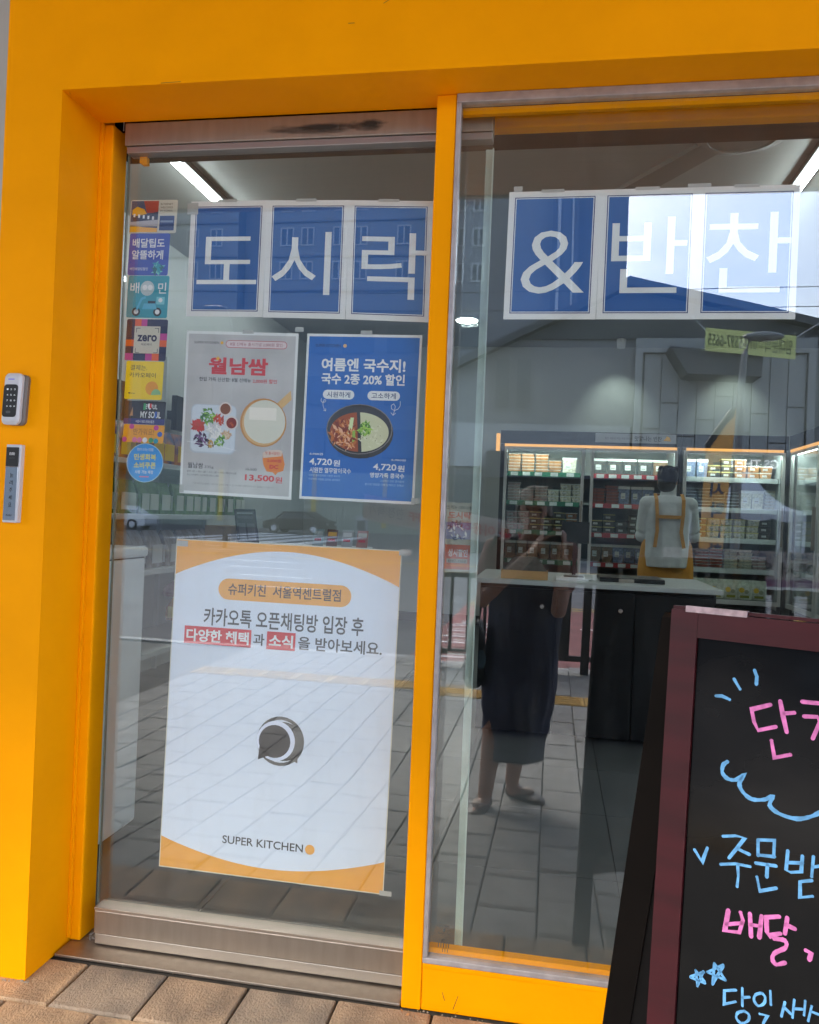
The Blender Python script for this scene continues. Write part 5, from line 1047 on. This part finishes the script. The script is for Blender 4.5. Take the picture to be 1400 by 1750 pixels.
for k in range(26):
    a = random.random()*2*pi; hairb.append(MB().ball((HX+.075*cos(a), HY-.02+.085*sin(a)*(.4 if sin(a) > 0 else 1), HZ+.05+random.uniform(0, .06)), random.uniform(.015, .026), 8, 6))
fuse('hair', hairb, .007, HR, ph)
PT = mat('dusty_pink_tee', (.26, .11, .10), .8, amt=.12, scale=20, bump=.3)
fuse('tee_shirt', [ell([(-.125, -2.235, .68, .155, .115, .01), (-.11, -2.23, .90, .170, .118, .01), (-.10, -2.225, 1.0, .178, .10, .01), (-.10, -2.225, 1.055, .105, .075, 0)]), limb([(-.20, -2.222, 1.0), shL, (-.305, -2.17, .87)], [.062, .064, .062]), limb([(0, -2.225, 1.0), shR, (.06, -2.165, .865)], [.062, .064, .062])], .007, PT, ph)
ND = mat('navy_dress', (.012, .018, .055), .7, amt=.25, scale=6, bump=.5, bscale=30)
R = []
for i in range(22):
    t = i/21; z = 1.02-t*1.04; cx = -.10-.055*t; w = [.135, .175, .185, .18, .178, .182, .185, .18, .165, .15][min(9, int(t*9.99))]; w2 = [.105, .13, .135, .135, .14, .15, .155, .155, .15, .14][min(9, int(t*9.99))]
    R.append((cx, -2.235-.01*t, z, w, w2, .012+.03*t))
fuse('dress', [ell(R, 56)], .008, ND, ph, 3)
put('strap', MB().tube([(-.17, -2.115, 1.0), (-.185, -2.15, 1.055), (-.18, -2.24, 1.07), (-.17, -2.33, 1.0)], .018, 8), ND, ph); put('strap', MB().tube([(-.03, -2.115, 1.0), (-.015, -2.15, 1.055), (-.02, -2.24, 1.07), (-.03, -2.33, 1.0)], .018, 8), ND, ph)
SH = mat('brown_shoe', (.045, .028, .022), .45)
for (a, b) in (((-.275, -2.19, -.26), (-.330, -1.99, -.26)), ((-.165, -2.39, -.26), (.0, -2.275, -.26))):
    A, Bv = Vector(a), Vector(b); d = (Bv-A).normalized(); sd_ = Vector((-d.y, d.x, 0)); rg = []
    for t, w, h, z in ((0, .020, .050, 0), (.12, .032, .058, 0), (.4, .033, .040, 0), (.7, .040, .034, 0), (.9, .032, .028, 0), (1, .012, .018, 0)):
        w *= 1.4; h *= 1.35; c = A+(Bv-A)*(t*1.12-.06); rg.append([c+sd_*w*cos(k*pi/6)+Vector((0, 0, .0+h/2+h/2*sin(k*pi/6))) for k in range(12)])
    sh_ = fuse('shoe', [MB().loft(rg)], .005, SH, ph, 2); 
put('toe_patch', MB().ball((-.306, -2.07, -.205), (.026, .04, .016), 10, 6), mat('shoe_cream', (.42, .33, .27), .6), ph)
put('toe_patch', MB().ball((-.075, -2.325, -.205), (.038, .030, .016), 10, 6), mat('shoe_cream', 0), ph)
bgm = thing('shoulder_bag', 'black shoulder bag with a blue tag hanging at the photographer\'s side', 'bag', (-.36, -2.24, .36)); BGM = mat('bag_black', (.010, .010, .012), .6, bump=.4)
put('pouch', MB().loft([[(-.36+w*cos(a), -2.25+d_*sin(a), z) for a in [2*pi*k/16 for k in range(16)]] for z, w, d_ in ((.32, .035, .10), (.36, .055, .14), (.52, .05, .14), (.64, .03, .12))]), BGM, bgm, smooth=True)
put('strap', MB().tube([(-.36, -2.16, .62), (-.34, -2.15, .85), (-.27, -2.17, 1.065), (-.265, -2.28, 1.065), (-.34, -2.36, .8), (-.36, -2.35, .62)], .009, 8), BGM, bgm); put('blue_tag', MB().ball((-.318, -2.13, .47), (.022, .012, .05), 10, 8), mat('tag_blue', (.03, .10, .16), .5), bgm)
pn = thing('smartphone', 'dark smartphone held up in both hands', 'phone', (0, -1.99, 1.02)); put('body', MB().box((-.040, -1.996, 1.015), (.040, -1.9865, 1.175), bevel=.003), mat('phone_dark', (.02, .02, .022), .25), pn)
put('camera_bump', MB().tube([(-.026, -1.9864, 1.155), (-.026, -1.9845, 1.155)], .007, 14), BLACK, pn); put('camera_bump', MB().tube([(-.026, -1.9864, 1.135), (-.026, -1.9845, 1.135)], .007, 14), BLACK, pn)

# clerk, seen from behind at the fridge
ck = thing('person', 'shop clerk with short black hair, white shirt and orange strapped apron, seen from behind', 'person', (.96, 5.3, 0))
cx, cy, cz = .95, 5.30, 1.535
head = [MB().ball((cx, cy, cz+.01), (.075, .095, .105), 22, 14), MB().ball((cx+.01, cy+.03, cz-.05), (.055, .065, .06), 16, 10), MB().ball((cx+.03, cy+.10, cz-.015), (.012, .014, .02), 8, 6), MB().ball((cx+.077, cy+.005, cz-.01), (.009, .020, .028), 8, 6), MB().ball((cx-.077, cy+.005, cz-.01), (.009, .020, .028), 8, 6), limb([(cx, cy-.01, cz-.08), (cx+.01, cy-.02, 1.38)], [.052, .058])]
tor = ell([(.965, 5.30, .86, .165, .12, 0), (.965, 5.30, 1.05, .15, .11, 0), (.965, 5.295, 1.25, .175, .115, 0), (.965, 5.29, 1.35, .17, .09, 0), (.965, 5.29, 1.40, .09, .06, 0)])
sL, sR = (.79, 5.29, 1.335), (1.14, 5.29, 1.335); eL, eR = (.765, 5.36, 1.06), (1.19, 5.38, 1.07); wL, wR = (.83, 5.60, 1.02), (1.10, 5.62, 1.06)
body = head+[tor, limb([sL, eL, wL], [.05, .04, .027]), limb([sR, eR, wR], [.05, .04, .027]), limb([(.88, 5.32, .88), (.87, 5.32, .46), (.87, 5.30, .09)], [.08, .06, .045]), limb([(1.05, 5.32, .88), (1.06, 5.32, .46), (1.06, 5.30, .09)], [.08, .06, .045]), limb([(.87, 5.28, .06), (.87, 5.46, .04)], [.045, .032]), limb([(1.06, 5.28, .06), (1.06, 5.46, .04)], [.045, .032])]
body += hand(wL, (.85, 5.68, 1.02), (1, 0, .2), (0, .2, -1))+hand(wR, (1.09, 5.70, 1.07), (-1, 0, .2), (0, .2, -1))
fuse('body', body, .008, SKIN2, ck)
BH = mat('black_hair', (.008, .007, .007), .45, amt=.3, scale=60, bump=.5)
hb_ = [MB().ball((cx, cy-.018, cz+.04), (.088, .10, .095), 20, 12), MB().ball((cx-.01, cy-.04, cz-.03), (.078, .068, .075), 18, 12)]
for k in range(22): a = random.random()*2*pi; hb_.append(MB().ball((cx+.07*cos(a), cy-.03+.07*sin(a), cz+.06+random.uniform(0, .05)), .022, 8, 6))
fuse('hair', hb_, .008, BH, ck)
WS = mat('white_shirt', (.55, .58, .58), .8, amt=.10, scale=10, bump=.5, bscale=22)
fuse('shirt', [ell([(.965, 5.30, .80, .18, .145, .03), (.965, 5.30, .90, .185, .14, .03), (.965, 5.30, 1.0, .18, .135, .025), (.965, 5.30, 1.1, .178, .13, .02), (.965, 5.295, 1.25, .192, .132, .015), (.965, 5.29, 1.35, .185, .108, .01), (.965, 5.29, 1.405, .105, .078, 0)], 40), limb([(.86, 5.29, 1.345), sL, eL, (.80, 5.49, 1.04)], [.062, .068, .062, .05]), limb([(1.06, 5.29, 1.345), sR, eR, (1.14, 5.51, 1.065)], [.062, .068, .062, .05]), limb([(cx+.01, 5.29, 1.38), (cx+.005, 5.29, 1.425)], [.07, .062])], .008, WS, ck, 2)
AO = mat('apron_orange', (.52, .24, .03), .7, amt=.1, scale=12)
def band(pts, w, name):
    pts = [Vector(p) for p in pts]; mb = MB()
    for i in range(len(pts)-1):
        d = (pts[i+1]-pts[i]).normalized(); n = d.cross(Vector((0, -1, 0))).normalized()*w/2; o_ = d*w*.1
        mb.prism([pts[i]-n-o_, pts[i+1]-n+o_, pts[i+1]+n+o_, pts[i]+n-o_], (0, .012, 0))
    put(name, mb, AO, ck)
band([(.855, 5.30, 1.425), (.855, 5.185, 1.37), (.86, 5.153, 1.25), (.865, 5.16, 1.1), (.85, 5.155, .97)], .028, 'apron_strap'); band([(1.075, 5.30, 1.425), (1.075, 5.185, 1.37), (1.07, 5.153, 1.25), (1.06, 5.16, 1.1), (1.085, 5.155, .97)], .028, 'apron_strap')
band([(.87, 5.148, 1.225), (1.07, 5.148, 1.225)], .03, 'apron_cross_strap')
fuse('apron', [ell([(.965, 5.345, .50, .235, .135, .02), (.965, 5.345, .80, .230, .14, .02), (.965, 5.34, .98, .212, .14, .02), (.965, 5.345, 1.04, .19, .12, .0)], 40)], .009, AO, ck, 2)
fuse('trousers', [limb([(.88, 5.33, .72), (.87, 5.32, .46), (.87, 5.30, .12)], [.085, .08, .065]), limb([(1.05, 5.33, .72), (1.06, 5.32, .46), (1.06, 5.30, .12)], [.085, .08, .065])], .01, DARK, ck)

# overhead cables, grit along the foot of the frame
for z, y, lb in ((9.9, -31.5, 'upper black cable crossing the street in front of the hall'), (9.0, -31.0, 'lower black cable crossing the street in front of the hall')):
    t = put('overhead_cable', MB().tube([(-40+4*k, y, z+.5+.0016*(4*k-40)**2*.3) for k in range(21)], .018, 5), BLACK, org=(0, y, z)); tag(t, lb, 'cable', 'overhead cables')
gb = MB()
for k in range(150):
    if k < 60: x, y = random.uniform(-1.40, -1.19), -.192-abs(random.gauss(0, .006))
    elif k < 110: x, y = random.uniform(-.31, .6), -.083-abs(random.gauss(0, .006))
    else: x, y = random.uniform(-1.2, -.3), -.068-abs(random.gauss(0, .005))
    r_ = random.uniform(.0008, .0024); gb.ball((x, y, r_*.6), (r_*1.4, r_, r_), 5, 4)
t = put('foot_grit', gb, mat('grit_tan', (.30, .25, .19), .9)); tag(t, 'loose tan grit gathered along the foot of the yellow frame', 'grit'); stuff(t)
lf = MB()
for (x, y, a, l) in ((-1.34, -.205, 1.2, .03), (-1.33, -.215, .3, .02), (-.30, -.10, 2.0, .012), (-.29, -.11, .4, .010)):
    lf.add([(x, y, .002), (x+l*.5*cos(a)-.003*sin(a), y+l*.5*sin(a)+.003*cos(a), .006), (x+l*cos(a), y+l*sin(a), .004), (x+l*.5*cos(a)+.003*sin(a), y+l*.5*sin(a)-.003*cos(a), .003)], [(0, 1, 2, 3)])
t = put('dry_leaf_bits', lf, mat('dry_leaf', (.42, .20, .08), .8)); tag(t, 'dry orange leaf bits by the foot of the pillar', 'leaf litter'); stuff(t)
# tape tabs and peeling corners on the posters
TP = mat('clear_tape', 0); k = 0
for (x, z, w, h) in ((-.965, 1.925, .03, .03), (-.66, 1.612, .022, .012), (-.80, 1.606, .03, .010), (-.955, 1.20, .012, .02), (-.49, 1.604, .03, .010), (-.345, 1.190, .02, .014), (-.37, 1.062, .03, .015), (-.955, 1.058, .03, .015), (-.385, .222, .03, .012), (-.12, 1.925, .02, .012), (.27, 1.922, .05, .008)):
    yy = (Z1 if x > -.2 else Z0)-.0012
    s = put('tape_tab', MB().box((x, yy, z-h/2), (x+w, yy+.0003, z+h/2)), TP, org=(x, yy, z)); tag(s, 'clear tape tab holding ' + ('the left end of the door letters', 'the top right corner of the grey menu poster', 'the top middle of the grey menu poster', 'the lower left corner of the grey menu poster', 'the top middle of the blue noodle poster', 'the lower right corner of the blue noodle poster', 'the top right corner of the large notice', 'the top left corner of the large notice', 'the lower right corner of the large notice', 'the left end of the window letters', 'the top of the last two window letters')[k], 'tape'); k += 1
bpy.data.scenes.remove(TS)
